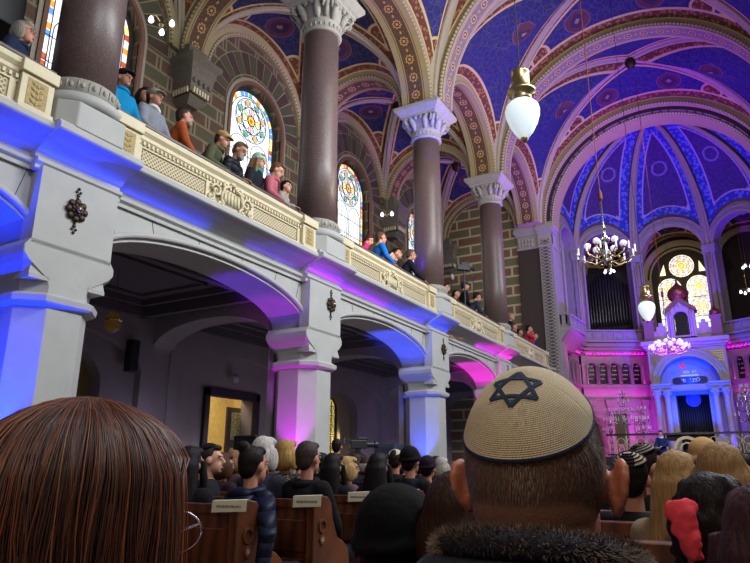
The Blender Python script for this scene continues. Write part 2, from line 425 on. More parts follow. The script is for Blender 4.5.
# ---- piers -----------------------------------------------------------
def oct_ring(cx, cy, hx_, hy, ch, z):
    return [(cx+hx_, cy-hy+ch, z), (cx+hx_, cy+hy-ch, z), (cx+hx_-ch, cy+hy, z), (cx-hx_+ch, cy+hy, z), (cx-hx_, cy+hy-ch, z), (cx-hx_, cy-hy+ch, z), (cx-hx_+ch, cy-hy, z), (cx+hx_-ch, cy-hy, z)]
def make_pier():
    t = thing('stone_pier', 'tall pale octagonal stone pier of the arcade', 'pier')
    cx = -.375                                                     # local: 0 = nave face, x = -8.15
    m = MB()
    secs = [(0, .64, .30), (.35, .64, .30), (.40, .57, .30), (3.36, .57, .30)]
    m.ring_loft([oct_ring(-.57, 0, .57+(h-.57), h, c, z) for z, h, c in secs]); m.build('pier_shaft', STONE, t, bevel=.01)
    m = MB(); m.ring_loft([oct_ring(-.57, 0, h, h, .30, z) for z, h in [(3.36, .58), (3.39, .63), (3.42, .66), (3.50, .67), (3.53, .62), (3.56, .58)]]); m.build('impost_band', STONE, t)
    m = MB()
    secs = [(3.55, .55, .26), (3.66, .55, .26), (3.76, .57, .24), (3.86, .62, .14), (3.95, .68, .06), (4.05, .72, .01), (4.15, .72, .01), (4.26, .64, .01)]
    m.ring_loft([oct_ring(-.57, 0, .57, h, c, z) for z, h, c in secs]); m.box(-.27, 0, -.64, .64, 4.2, 5.35); m.build('pilaster', STONE, t)
    for sy in (-1, 1):                                             # small pyramidal broaches above the chamfers
        m = MB()
        m.add([(-.02, sy*.30, 3.78), (-.30, sy*.60, 3.78), (-.01, sy*.60, 3.78), (-.06, sy*.55, 4.05)], [(0, 1, 3), (1, 2, 3), (2, 0, 3), (0, 2, 1)])
        m.box(-.32, 0, min(sy*.30, sy*.60), max(sy*.30, sy*.60), 3.72, 3.78); m.build('broach', STONE, t)
    return t
pier0 = make_pier()
ordn = ['blue-lit octagonal pier at the left edge of the nave, its foot behind the auburn-haired woman', 'octagonal pier with a magenta-lit corner behind the seated grey-haired man', 'octagonal pier lit violet-blue to the left of the cream skullcap', 'octagonal pier touched by magenta light, mostly hidden behind the big skullcap']
for k, y in enumerate(YC[:5]):
    lb = ordn[k-1] if k > 0 else 'octagonal pier outside the left edge of the picture'
    if k == 0: p = pier0; p.location = (-8.15, y, 0); p['label'] = lb
    else: p = dup(pier0, (-8.15, y, 0), label=lb)
    p['group'] = 'octagonal piers of the left arcade'
# pier uplights: (index, colour)
for k, c, e in [(0, BLUE, 900), (1, BLUE, 1300), (2, (.75, .02, 1), 230), (3, (.04, .08, 1), 330), (4, MAG, 380)]:
    y = YC[k]
    light('SPOT', 'pier_uplight', (-8.27, y-1.2, .9), (-8.62, y-.45, 3.1), e*1.2, c, .05, 52, .6)
    light('SPOT', 'pier_uplight', (-8.9, y-3.9, 1.5), (-8.85, y-1.55, 4.95), e*{3: 4.5, 4: 3.0, 2: 2.2}.get(k, 1.5), c if k != 2 else (.16, .02, 1), .05, 36, .6)
for y, c, e in [] if True else [(5.0, BLUE, 160), (2.5, BLUE, 160), (13.2, PUR, 60), (16.2, BLUE, 90), (22.4, PUR, 80), (25, MAG, 70), (8.2, (.1, .1, 1), 45)]:
    light('SPOT', 'cornice_uplight', (-7.7, y, 4.1), (-8.1, y+.1, 5.9), e, c, .04, 75, .8)

# thin LED strips lying on the lower cornice moulding, shining up into the cove
for y0, y1, c, e, dn in [(-1, 4.6, BLUE, 11, 0), (4.75, 6.15, BLUE, 5.5, .13), (6.25, 8.2, BLUE, 3.5, 0), (9.3, 11.1, (.12, .02, 1), 1.6, 0), (11.25, 12.65, (.3, .01, 1), 5, .13), (12.8, 15.2, (.3, .01, 1), 6, 0), (15.2, 17.6, (.05, .03, 1), 6, 0), (17.75, 19.15, BLUE, 5, .13), (22, 24.2, (.8, .01, 1), 4, 0), (24.25, 25.65, (1, .01, .8), 4, .13)]:
    d = bpy.data.lights.new('cornice_led_strip', 'AREA'); d.shape = 'RECTANGLE'; d.size = y1-y0; d.size_y = .02; d.energy = e; d.color = c
    o = bpy.data.objects.new('cornice_led_strip', d); COL.objects.link(o); o.location = (XF+dn+.10, (y0+y1)/2, 5.50)
    o.matrix_world = Matrix.Translation(o.location) @ Matrix(((0, .9, -.25), (1, 0, 0), (0, -.25, -.97))).to_4x4()
# ---- sconce rosettes on pilasters -------------------------------------
def make_rosette():
    t = thing('iron_rosette', 'dark iron rosette', 'wall ornament')
    m = MB()
    for j in range(8):
        a = 2*pi*j/8; m.ell((.03, .13*cos(a), .13*sin(a)), (.03, .055, .055), 8, 6)
        m.ell((.04, .07*cos(a+.39), .07*sin(a+.39)), (.03, .035, .035), 6, 5)
    m.lathe([(.14, 0), (.12, .03), (.07, .05), (.03, .06)], R=Matrix.Rotation(pi/2, 3, 'Y'), seg=16)
    m.build('petals', IRON, t, smooth=True)
    m = MB(); m.ell((.09, 0, 0), (.05, .05, .05)); m.tube([(.08, 0, 0), (.14, 0, -.02), (.13, 0, .05)], .012, 6); m.build('boss', BRASS, t, smooth=True)
    for s in (1, -1):
        m = MB()
        for (dy, dz, r) in [(0, .24, .03), (.03, .29, .022), (-.03, .29, .022), (0, .34, .025), (.0, .20, .018)]: m.ell((.015, dy, s*dz), (.015, r, r), 6, 5)
        m.build('finial', IRON, t, smooth=True)
    return t
r0 = make_rosette(); rl = ['big blackened iron rosette on the blue-lit pier at the left', 'iron rosette on the pilaster above the magenta-lit pier', 'iron rosette on the pilaster above the violet-blue pier', 'small iron rosette on the furthest pilaster, just above the big skullcap']
for i, (y, z) in enumerate([(YC[1]-.05, 4.86), (YC[2]+.2, 4.93), (YC[3]+.2, 4.9), (YC[4]+.1, 4.9)]):
    o = r0 if i == 0 else dup(r0)
    o.location = (-8.15, y, z); o['label'] = rl[i]; o['group'] = 'iron rosettes on the pilasters'

# ---- gallery floor, aisle ceiling --------------------------------------
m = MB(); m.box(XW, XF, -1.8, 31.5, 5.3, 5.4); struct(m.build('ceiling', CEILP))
m = MB()
for k in range(-1, 4):                                            # coffer mouldings in each aisle bay
    y0, y1 = 5.45+6.5*k+.8, 5.45+6.5*(k+1)-.8
    for d, z, r in [(0, 5.12, .16), (.45, 5.22, .09), (.9, 5.27, .05)]:
        x0, x1 = XW+.3+d, XB-.1-d
        for a, b in [((x0, y0+d), (x1, y0+d)), ((x1, y0+d), (x1, y1-d)), ((x1, y1-d), (x0, y1-d)), ((x0, y1-d), (x0, y0+d))]:
            m.box(min(a[0], b[0])-r/2, max(a[0], b[0])+r/2, min(a[1], b[1])-r/2, max(a[1], b[1])+r/2, z-r*.8, 5.38)
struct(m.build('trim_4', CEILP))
m = MB()
for k in range(0, 5):                                             # aisle transverse arches
    y = 5.45+6.5*k; F = Fr((0, y, 0), (1, 0, 0), (0, -1, 0))
    arch_wall(m, F, XW, XB-.03, 0, 5.3, -.35, .35, [((XW+XB)/2, 1.97, 4.2, .68, 0)], 20)
struct(m.build('wall_aisle', PLASTER))
# ---- outer wall ---------------------------------------------------------
FO = Fr((XW, 0, 0), (0, 1, 0), (1, 0, 0))
m = MB()
ops = [(8.95, 1.35, 3.2, .9, 0), (15.0, 1.0, 3.36, .03, 0), (21.3, 1.1, 3.2, .9, .9), (26.8, .42, 3.45, .03, 0)]
arch_wall(m, FO, -2, 31.5, 0, ZG-.05, -.5, 0, ops, 14)
struct(m.build('wall_left', PLASTER))
m = MB()                                                          # blind segmental wall arches
for k in range(0, 4):
    y = 5.45+6.5*k+3.25
    arch_wall(m, FO, y-2.95, y+2.95, 0, 5.3, 0, .22, [(y, 2.6, 3.55, .95, 0)], 24)
struct(m.build('wall_left', PLASTER))
m = MB(); m.box(XW-3.2, XW-3.0, 5, 31, 0, 5); m.box(XW-3.2, XW-.5, 11.2, 11.3, 0, 5); m.box(XW-3.2, XW-.5, 18.4, 18.5, 0, 5)
struct(m.build('wall_corridor', plain('yellow_corridor_paint', '#e8d090', .8)))
light('AREA', 'corridor_lamp', (XW-1.6, 15.5, 4.6), (XW-1.7, 15.5, 0), 130, (1, .84, .5), 1.0)
light('AREA', 'corridor_lamp', (XW-1.4, 8.5, 4.6), (XW-1.7, 8.5, 0), 16, (1, .85, .5), 1.0)
light('POINT', 'assumed_aisle_lamp', (-12.2, 11.3, 2.2), None, 13, (.6, .6, 1), .3)  # assumed lamps added to light the aisle, no fixtures built
light('POINT', 'assumed_aisle_lamp', (-11.8, 15.5, 2.2), None, 17, (.9, .75, 1), .3)
light('POINT', 'assumed_aisle_lamp', (-11.0, 22, 2.2), None, 26, (.5, .5, 1), .3)
light('POINT', 'assumed_aisle_lamp', (-11.0, 27, 2.2), None, 20, (.5, .5, 1), .3)
light('SPOT', 'aisle_spot', (-10.5, 19, 2.0), (-12.0, 25.8, 3), 160, (.3, .4, 1), .2, 60)
# door with dark frame and glazed leaf
m = MB(); 
for a in [(13.78, 13.98, 0, 3.5), (16.0, 16.2, 0, 3.5)]: m.box(XW-.05, XW+.12, a[0], a[1], a[2], a[3])
m.box(XW-.05, XW+.12, 13.78, 16.2, 3.26, 3.5); d1 = struct(m.build('door_1', DARKW, bevel=.02))
m = MB(); m.box(XW-.75, XW-.68, 15.6, 16.55, 0, 3.1); lf = m.build('door_leaf', plain('grey_brown_door_paint', '#5b4f4c', .5), d1)
m = MB(); m.box(XW-.67, XW-.66, 15.77, 16.33, 2.1, 2.95); m.box(XW-.67, XW-.66, 15.77, 16.33, .9, 1.85)
t = NT('patterned_door_glass'); vo = t.new('ShaderNodeTexVoronoi', feature='DISTANCE_TO_EDGE'); vo.inputs['Scale'].default_value = 9; t.link(t.objc(), vo.inputs['Vector'])
m.build('glass_pane', t.done(t.mix(t.step(vo.outputs[0], .07, .03), hx('#5a5238'), hx('#b5ad74')), .4, em=hx('#b5ad74'), es=.08), lf)
m = MB()
for a in [(26.3, 26.42), (26.98, 27.2)]: m.box(XW-.05, XW+.1, a[0], a[1], 0, 3.6)
m.box(XW-.05, XW+.1, 26.3, 27.2, 3.45, 3.6); m.box(XW-.05, XW, 26.62, 27.0, 0, 3.45)
struct(m.build('door_2', DARKW)); m = MB(); m.box(XW-.3, XW-.28, 26.42, 26.62, 0, 3.4); struct(m.build('window_5', emis('lit_glass_strip', '#b8a868', .6)))
# round wall lamp over door, aisle pendant lamp
t_ = thing('round_wall_lamp', 'small round white lamp on the aisle wall above the doorway', 'wall lamp', (XW+.22, 14.85, 3.86))
m = MB(); m.lathe([(.13, 0), (.13, .05), (.02, .09)], R=Matrix.Rotation(pi/2, 3, 'Y')); m.build('diffuser', plain('white_lamp_glass', '#9a97a8', .4), t_, smooth=True)
m = MB(); m.lathe([(.15, -.02), (.15, .02)], R=Matrix.Rotation(pi/2, 3, 'Y')); m.build('ring', STONE_D, t_)
t_ = thing('lantern', 'small amber faceted lantern hanging in the dark aisle arch at left', 'lantern', (-11.2, 8.6, 4.17))
m = MB(); m.lathe([(.02, .22), (.13, .12), (.17, 0), (.15, -.16), (.05, -.24)], seg=6); m.build('shade', plain('amber_lantern_glass', '#5d451f', .3, es=.12, em='#7a5a20'), t_)
m = MB(); m.tube([(0, 0, .2), (0, 0, 1.4)], .008, 5); m.lathe([(.17, .0), (.185, .02), (.17, .04)], seg=6); m.build('hanging_rod', BRASS, t_)
# stained windows ---------------------------------------------------------
PAL = ['#e8f2ff', '#ffffff', '#9fd8e8', '#f4b04a', '#d65a4a', '#5ab07a', '#4a7ad6', '#f0e08a', '#e0a0c0']
def clean(poly): return poly
def stained(F, half, z0, zs, name, seed, dim=False, frame=True, n=0):
    """arched window with a rose above two lancets"""
    rnd = random.Random(seed); mg = MB(); ml = MB()
    wc = (.72, .86, 1, 1)
    def disc(cx, cz, r, col, dn, seg=20):
        vs = [F(cx, cz, dn)]+[F(cx+r*cos(2*pi*i/seg), cz+r*sin(2*pi*i/seg), dn) for i in range(seg)]
        mg.add(vs, [(0, 1+i, 1+(i+1) % seg) for i in range(seg)], [col]*seg)
    def loop(cx, cz, r, rad=.016, dn=.03): ml.tube([F(cx+r*cos(2*pi*i/28), cz+r*sin(2*pi*i/28), dn) for i in range(29)], rad, 5)
    # base plate made of border tiles and pale field
    hN = 26
    pts = [(-half, z0)]+[(-half*cos(pi*i/hN), zs+half*sin(pi*i/hN)) for i in range(hN+1)]+[(half, z0)]
    mg.add([F(u, w_, n) for u, w_ in pts], [tuple(range(len(pts)))], [hx('#d9dfe6')])
    # coloured border tiles
    b = half*.16
    cols = [hx(x) for x in ('#e9963a', '#5a8fe0', '#e8e4d8', '#58a68a', '#b0512f', '#f3d27a')]
    steps = int((zs-z0)/(b*1.1))
    for sx in (-1, 1):
        for i in range(steps):
            za, zb = z0+(zs-z0)*i/steps, z0+(zs-z0)*(i+.86)/steps
            q = [F(sx*half, za, n+.005), F(sx*(half-b), za, n+.005), F(sx*(half-b), zb, n+.005), F(sx*half, zb, n+.005)]
            mg.add(q, [(0, 1, 2, 3)], [rnd.choice(cols)])
        ml.tube([F(sx*(half-b), z0, n+.02), F(sx*(half-b), zs, n+.02)], .013, 5)
    na = 16
    for i in range(na):
        a0, a1 = pi*i/na, pi*(i+.86)/na
        q = [F(half*cos(a0), zs+half*sin(a0), n+.005), F((half-b)*cos(a0), zs+(half-b)*sin(a0), n+.005), F((half-b)*cos(a1), zs+(half-b)*sin(a1), n+.005), F(half*cos(a1), zs+half*sin(a1), n+.005)]
        mg.add(q, [(0, 1, 2, 3)], [rnd.choice(cols)])
    ml.tube([F((half-b)*cos(pi*i/24), zs+(half-b)*sin(pi*i/24), n+.02) for i in range(25)], .013, 5)
    R = (half-b)*.78; cz = zs+half*.13
    disc(0, cz, R, hx('#cfe0f2'), n+.01)
    k = 16
    for i in range(k):
        a = 2*pi*i/k; disc(R*.8*cos(a), cz+R*.8*sin(a), R*.12, hx(('#f4f4ff', '#f2a63c', '#eef4ff', '#4f9a6c')[i % 4]), n+.014, 10)
    disc(0, cz, R*.62, hx('#f3f5f2'), n+.016)
    for i in range(16): a = 2*pi*i/16; loop(R*.8*cos(a), cz+R*.8*sin(a), R*.14, .011)
    for i in range(8):
        a = 2*pi*i/8; loop(R*.42*cos(a), cz+R*.42*sin(a), R*.17, .011); disc(R*.42*cos(a), cz+R*.42*sin(a), R*.15, hx(('#ffe9a0', '#ffffff', '#f6b6c8', '#c8ecd0')[i % 4]), n+.018, 10)
        ml.tube([F(R*.2*cos(a), cz+R*.2*sin(a), n+.03), F(R*.62*cos(a), cz+R*.62*sin(a), n+.03)], .008, 4)
    disc(0, cz, R*.2, hx('#f0b830'), n+.02, 12); disc(0, cz, R*.1, hx('#d8502a'), n+.022, 10)
    for r in (R, R*.62, R*.22): loop(0, cz, r, .016)
    # two lancets
    hw = (half-b)*.43; lz = cz-R-hw*.9
    for sx in (-1, 1):
        c = sx*(half-b)*.5
        pts = [(c-hw, z0)]+[(c-hw*cos(pi*i/12), lz+hw*sin(pi*i/12)) for i in range(13)]+[(c+hw, z0)]
        mg.add([F(u, w_, n+.008) for u, w_ in pts], [tuple(range(len(pts)))], [hx('#f4faff')])
        ml.tube([F(u, w_, n+.02) for u, w_ in pts], .014, 5)
        pts2 = [(c-hw*.62, z0)]+[(c-hw*.62*cos(pi*i/12), lz-.1+hw*.62*sin(pi*i/12)) for i in range(13)]+[(c+hw*.62, z0)]
        ml.tube([F(u, w_, n+.02) for u, w_ in pts2], .009, 5)
        ml.tube([F(c, z0, n+.02), F(c, lz+hw*.3, n+.02)], .009, 5)
    for z in [z0+.7*i for i in range(1, int((zs-z0)/.7))]: ml.tube([F(-half, z, n+.03), F(half, z, n+.03)], .012, 4)
    o = mg.build(name, GLASSW if dim else GLASS); struct(o)
    ml.build('leading', LEAD, o)
    return o
# gallery outer wall with window openings, reveals, voussoir fans
m = MB(); gw = []
for k in range(-1, 4):
    c = 5.45+6.5*k+3.25
    c += .15; gw.append((c, 1.36, 12.87, 1.36, 7.4))
arch_wall(m, FO, -2, 31.5, ZG, 21, -.75, 0, gw, 24)
struct(m.build('wall_left', BLOCK))
mf = MB(); mr = MB(); mb_ = MB(); mtr = MB()
for i, (c, h, sp, rise, sill) in enumerate(gw):
    nv = 17
    for j in range(nv):                                           # voussoir fan: brown and olive in turn, pale joints
        a0, a1 = 180*j/nv+.7, 180*(j+1)/nv-.7
        arch_ring(mf, FO, (c, 13.0), 1.62, 2.38, .0, .03, a0, a1, 3, hx(('#3e2c27', '#44412f')[j % 2]))
    arch_ring(mf, FO, (c, 13.0), 1.58, 2.42, .0, .015, 0, 180, 30, hx('#7d7258'))
    arch_ring(mr, FO, (c, 12.87), 1.36, 1.48, -.05, .10, 0, 180, 30)
    for s in (-1, 1):
        mr.box(XW-.05, XW+.10, min(c+s*1.36, c+s*1.48), max(c+s*1.36, c+s*1.48), sill, 12.87)
    arch_ring(mb_, FO, (c, 12.87), 1.48, 1.60, -.02, .05, 0, 180, 30)
    for s in (-1, 1): mb_.box(XW, XW+.05, min(c+s*1.48, c+s*1.60), max(c+s*1.48, c+s*1.60), sill, 12.87)
    Fk = Fr((XW-.28, c, 0), (0, 1, 0), (1, 0, 0))
    o = stained(Fk, 1.24, sill, 12.87, 'window_%d' % (i+6), 3+i)
struct(mf.build('wall_left', vcol('voussoir_paint', .8)))
struct(mr.build('trim_5', plain('rust_reveal_paint', '#6e4a3a', .7, nz=30, amt=.4)))
struct(mb_.build('trim_6', plain('pale_window_surround', '#8f8577', .6)))
# inner window plate ring hiding the gap between glass and reveal
m = MB()
for (c, h, sp, rise, sill) in gw:
    arch_ring(m, FO, (c, 12.87), 1.22, 1.38, -.33, -.25, 0, 180, 24)
    for s in (-1, 1): m.box(XW-.33, XW-.25, min(c+s*1.22, c+s*1.38), max(c+s*1.22, c+s*1.38), sill, 12.87)
struct(m.build('trim_7', plain('dark_window_reveal', '#2b2220', .8)))
# aisle window with yellow glass
mg = MB(); ml = MB(); Fk = Fr((XW-.45, 21.0, 0), (0, 1, 0), (1, 0, 0))
pts = [(-.42, .9)]+[(-.42*cos(pi*i/12), 3.45+.42*sin(pi*i/12)) for i in range(13)]+[(.42, .9)]
mg.add([Fk(u, w_) for u, w_ in pts], [tuple(range(len(pts)))], [hx('#c2ab5a')]); ml.tube([Fk(u, w_, .02) for u, w_ in pts], .035, 6)
for u in (-.14, .14): ml.tube([Fk(u, .9, .02), Fk(u, 3.75, .02)], .02, 5)
for j in range(8): ml.tube([Fk(-.42, 1.1+.35*j, .02), Fk(.42, 1.1+.35*j, .02)], .018, 5)
for j in range(7):
    for u in (-.28, 0, .28): ml.lathe([(.085, 0), (.085, .01)], c=Fk(u, 1.28+.35*j, .02), seg=8, R=Matrix.Rotation(pi/2, 3, 'Y')) if False else ml.tube([Fk(u+.08*cos(a), 1.28+.35*j+.12*sin(a), .02) for a in [2*pi*q/8 for q in range(9)]], .01, 4)
o = struct(mg.build('window_11', GLASSW)); ml.build('leading', LEAD, o)
m = MB(); arch_wall(m, FO, 20.1, 22.5, .9, 4.15, -.5, -.35, [(21.0, .45, 3.45, .45, .9)], 12); struct(m.build('wall_left', plain('yellow_niche_paint', '#8d8060', .8)))
light('AREA', 'niche_light', (XW-.15, 21.6, 2.4), (XW-.5, 20.9, 2.4), 2.5, (1, .85, .55), .3)
# niche with pale arch at far left
m = MB(); arch_wall(m, FO, 7.6, 10.3, 0, 4.15, -.5, -.4, [(8.9, .75, 3.0, .75, 0)], 14); struct(m.build('wall_left', plain('ochre_niche_paint', '#857447', .8)))
m = MB(); arch_ring(m, FO, (8.9, 3.0), .75, .95, -.4, -.3, 0, 180, 20); [m.box(XW-.4, XW-.3, min(8.9+s*.75, 8.9+s*.95), max(8.9+s*.75, 8.9+s*.95), 0, 3.0) for s in (-1, 1)]
struct(m.build('trim_8', plain('pale_niche_trim', '#8b7d60', .7)))
# dark drainpipe box / loudspeaker on aisle pier
t_ = tag((lambda mm: (mm.box(XW+.2, XW+.45, 10.75, 11.0, 3.55, 4.35), mm.build('column_loudspeaker', BLACKM, bevel=.02))[-1])(MB()), 'slim black loudspeaker on the dark aisle wall left of the doorway', 'loudspeaker')

# corbels on the outer wall -----------------------------------------------
def sq_ring(cx, cy, hx_, hy, z): return [(cx+hx_, cy-hy, z), (cx+hx_, cy+hy, z), (cx-hx_, cy+hy, z), (cx-hx_, cy-hy, z)]
def make_corbel():
    t = thing('wall_corbel', 'dark carved stone corbel', 'corbel')
    m = MB(); m.ring_loft([sq_ring(0, 0, r, r, z) for r, z in [(.42, -.55), (.50, -.4), (.50, -.25), (.62, -.12), (.62, .0)]]); m.box(-.3, .2, -.4, .4, 0, .5); m.build('abacus', STONE_D2, t)
    m = MB(); m.ring_loft([sq_ring(0, 0, r, r, z) for r, z in [(.38, -1.15), (.46, -.5)]])
    for j in range(4):
        for (x, sgn) in ((.40, 1),): m.ell((.46, -.3+.2*j, -.8), (.05, .07, .09), 8, 6)
    for j in range(5): m.ell((.30-.12*j, -.40, -.78), (.06, .04, .1), 8, 6)
    m.build('carved_block', STONE_D2, t)
    m = MB()
    for j in range(6): m.box(.38, .45, -.31+.11*j, -.25+.11*j, -1.2, -1.02)
    m.build('dentil_row', CREAM, t); m = MB()
    for j in range(6): m.box(-.31+.11*j, -.25+.11*j, -.43, -.38, -1.2, -1.02)
    m.build('dentil_row', CREAM, t)
    m = MB(); m.ring_loft([sq_ring(-.1, 0, .22, .22, -1.45), sq_ring(0, 0, .38, .38, -1.25)]); m.build('foot', STONE_D2, t)
    return t
STONE_D2 = plain('weathered_dark_stone', '#6b6459', .85, nz=8, amt=.3)
c0 = make_corbel(); cl = ['', 'large dark carved corbel left of the round-topped stained window, above the man in orange', 'dark stone corbel behind the tallest polished column', 'small dark carved corbel seen between two columns, just left of the violet-lit column', 'dark stone corbel where the gallery meets its striped end wall']
for i, y in enumerate(YC[1:6]):
    o = c0 if i == 0 else dup(c0)
    o.location = (XW+.35, y, ZS-.38); o['label'] = cl[i] or 'dark stone corbel above the far left of the gallery'; o['group'] = 'corbels on the outer wall'

# gallery end wall with arch band ------------------------------------------
FE = Fr((0, 31.45, 0), (1, 0, 0), (0, -1, 0))
m = MB(); extrude(m, FE, [(XW-.5, 0), (XB+.1, 0), (XB+.1, 21), (XW-.5, 21)], -.4, 0); struct(m.build('wall_end', BLOCK2))
t_ = struct((lambda mm: (mm.box(-11.9, -10.9, 31.38, 31.46, ZG, 8.4), mm.build('door_3', plain('ochre_gallery_door', '#7d5a2c', .5)))[-1])(MB()))

# ================================================================== VAULTS
def set_attrs(mb, ed, md, cp): mb.at.setdefault('ed', []).extend(ed); mb.at.setdefault('md', []).extend(md); mb.at.setdefault('cp', []).extend(cp)
def groin(x0, x1, y0, y1, zs, hx_, hy, H, mat, meds=(0,), nt=36, ns=14, cuspL=1.35):
    """hx_: rise of the arches that span in x, hy: rise of the arches that span in y, H: rise of the diagonals"""
    xc, yc = (x0+x1)/2, (y0+y1)/2; a, b = (x1-x0)/2, (y1-y0)/2
    mb = MB()
    def web(axis, sgn):
        # axis 0: web on a transverse (x spanning) arch at y=yc+sgn*b ; axis 1: web on the longitudinal arch at x=xc+sgn*a
        A, B, h = (a, b, hx_) if axis == 0 else (b, a, hy)
        sphi = A/hypot(A, B); P = []; 
        for i in range(nt+1):
            th = pi/2*(-1+2*i/nt)
            # finer near the springing
            s_, c_ = sin(th), cos(th)
            off0, off1 = sgn*B, sgn*B*abs(s_)
            L = abs(off0-off1)
            p0 = (A*s_, off0, h*c_); p1 = (A*s_, off1, H*c_); D = sqrt((off0-off1)**2+((H-h)*c_)**2)
            for j in range(ns+1):
                q = j/ns
                al = p0[0]; ac = p0[1]+(p1[1]-p0[1])*q; z = zs+p0[2]+(p1[2]-p0[2])*q+.10*4*q*(1-q)*c_
                pos = (xc+al, yc+ac, z) if axis == 0 else (xc+ac, yc+al, z)
                P.append((pos, min(q*D, (1-q)*D*sphi), q, th, D))
        # cusp centres
        cps = []
        for sg in (-1, 1):
            best = min(P, key=lambda r: abs(r[4]-cuspL)+abs(r[2]-.45)*3+(10 if r[3]*sg < 0 else 0)); cps.append(V(best[0]))
        mds = []
        for mm in (meds if axis == 0 else (0,)):
            for sg in ((1, -1) if mm else (1,)):
                best = min(P, key=lambda r: abs(r[3]-sg*mm)+abs(r[2]-.45)); mds.append(V(best[0]))
        vs = [r[0] for r in P]; fs = []
        for i in range(nt):
            for j in range(ns): fs.append((i*(ns+1)+j, (i+1)*(ns+1)+j, (i+1)*(ns+1)+j+1, i*(ns+1)+j+1))
        mb.add(vs, fs)
        set_attrs(mb, [r[1] for r in P], [min((V(r[0])-c).length for c in mds) for r in P], [min((V(r[0])-c).length for c in cps) for r in P])
    for ax in (0, 1):
        for sg in (-1, 1): web(ax, sg)
    o = struct(mb.build('ceiling', mat, smooth=False))
    # diagonal ribs
    mr = MB()
    for sx in (-1, 1):
        for half in (0, 1):
            sg = 1 if half == 0 else -1
            pts = []
            for i in range(25):
                th = pi/2*(1-i/24); pts.append(V((xc+sg*a*sin(th), yc+sg*sx*b*sin(th), zs+H*cos(th))))
            d = V((b*sx*sg, -a*sg, 0)).normalized()
            wd = .23 if a > 3 else .14
            rings = []
            for i, p in enumerate(pts):
                tg = (pts[min(i+1, 24)]-pts[max(i-1, 0)]).normalized(); nn = tg.cross(d).normalized()
                if nn.z > 0 or (i < 3 and nn.dot(V((xc, yc, zs))-p) > 0): nn = -nn
                if nn.z > 0: nn = -nn
                nn = V((xc, yc, zs-1))-p; nn = (nn-tg*nn.dot(tg)).normalized()
                sec = [(-1.15, -.08), (-1.15, .04), (-.7, .10), (-.5, .06), (-.32, .19), (0, .24), (.32, .19), (.5, .06), (.7, .10), (1.15, .04), (1.15, -.08)]
                rings.append([p+d*(s_*wd)+nn*(n_*wd*2.2) for s_, n_ in sec])
            mr.ring_loft(rings, True, True)
    struct(mr.build('trim_9', MOULD, smooth=False))
    m2 = MB(); m2.lathe([(.04, -.5), (.12, -.46), (.2, -.36), (.24, -.26), (.24, -.1), (.2, .1)], (xc, yc, zs+H), 16); struct(m2.build('trim_10', IRON, smooth=True))
NX0, NX1 = -7.95, 2.95
for k in range(-1, 4):
    y0, y1 = 5.45+6.5*k+.42, 5.45+6.5*(k+1)-.42
    if k >= 0: groin(NX0, NX1, y0, y1, ZS, 5.45, 2.83, 6.15, WEB, meds=(.27,))
    groin(XW+.05, -9.05, y0, y1, ZS, 2.3, 2.83, 3.0, WEBG, nt=26, ns=10, cuspL=.95)
# nave transverse arches, gallery transverse arches
mA = MB(); mS = MB(); mB = MB(); mA2 = MB(); mS2 = MB()
for k in range(0, 5):
    y = 5.45+6.5*k; F = Fr((0, y, 0), (1, 0, 0), (0, -1, 0))
    if k < 4:
        arch_ring(mA, F, (XC, ZS), 5.14, 5.5, -.42, .42, 0, 180, 44)
        soffit(mS, F, (XC, ZS), 5.135, -.40, .40)
        for n in (-.42, .42): bead(mB, F, (XC, ZS), 5.24, n, .07, k=60)
    if k > 0 or True:
        c = ((XW-9.05)/2+.025, ZS)
        arch_ring(mA2, F, c, 1.98, 2.3, -.42, .42, 0, 180, 26)
        soffit(mS2, F, c, 1.975, -.40, .40, n=26)
        for n in (-.42, .42): bead(mB, F, c, 2.06, n, .05, k=30)
# longitudinal arches: arcade plane and outer wall formerets
for k in range(-1, 4):
    y = 5.45+6.5*k+3.25; F = Fr((-8.5, 0, 0), (0, 1, 0), (1, 0, 0))
    arch_ring(mA, F, (y, ZS), 2.5, 2.83, -.55, .55, 0, 180, 30)
    soffit(mS2, F, (y, ZS), 2.495, -.40, .40, n=30)
    for n in (-.52, .52): bead(mB, F, (y, ZS), 2.56, n, .06, k=36)
    arch_ring(mA2, FO, (y, ZS), 2.42, 2.85, 0, .14, 0, 180, 30)
    bead(mB, FO, (y, ZS), 2.5, .15, .05, k=44)
F = FE; c = ((XW-9.05)/2+.025, ZS)
arch_ring(mA2, F, c, 1.95, 2.35, 0, .12, 0, 180, 26); bead(mB, F, c, 2.02, .12, .05, k=36)
# stub blocks over capitals so every arch lands on its column
for k in range(0, 5):
    y = 5.45+6.5*k
    mA.box(-8.98, -7.92, y-.42, y+.42, ZS-.02, ZS+.35)
struct(mA.build('trim_11', TRIMC)); struct(mS.build('trim_12', ROS)); struct(mB.build('trim_13', BEAD, smooth=True)); struct(mA2.build('trim_14', TRIMC)); struct(mS2.build('trim_15', ROSB))

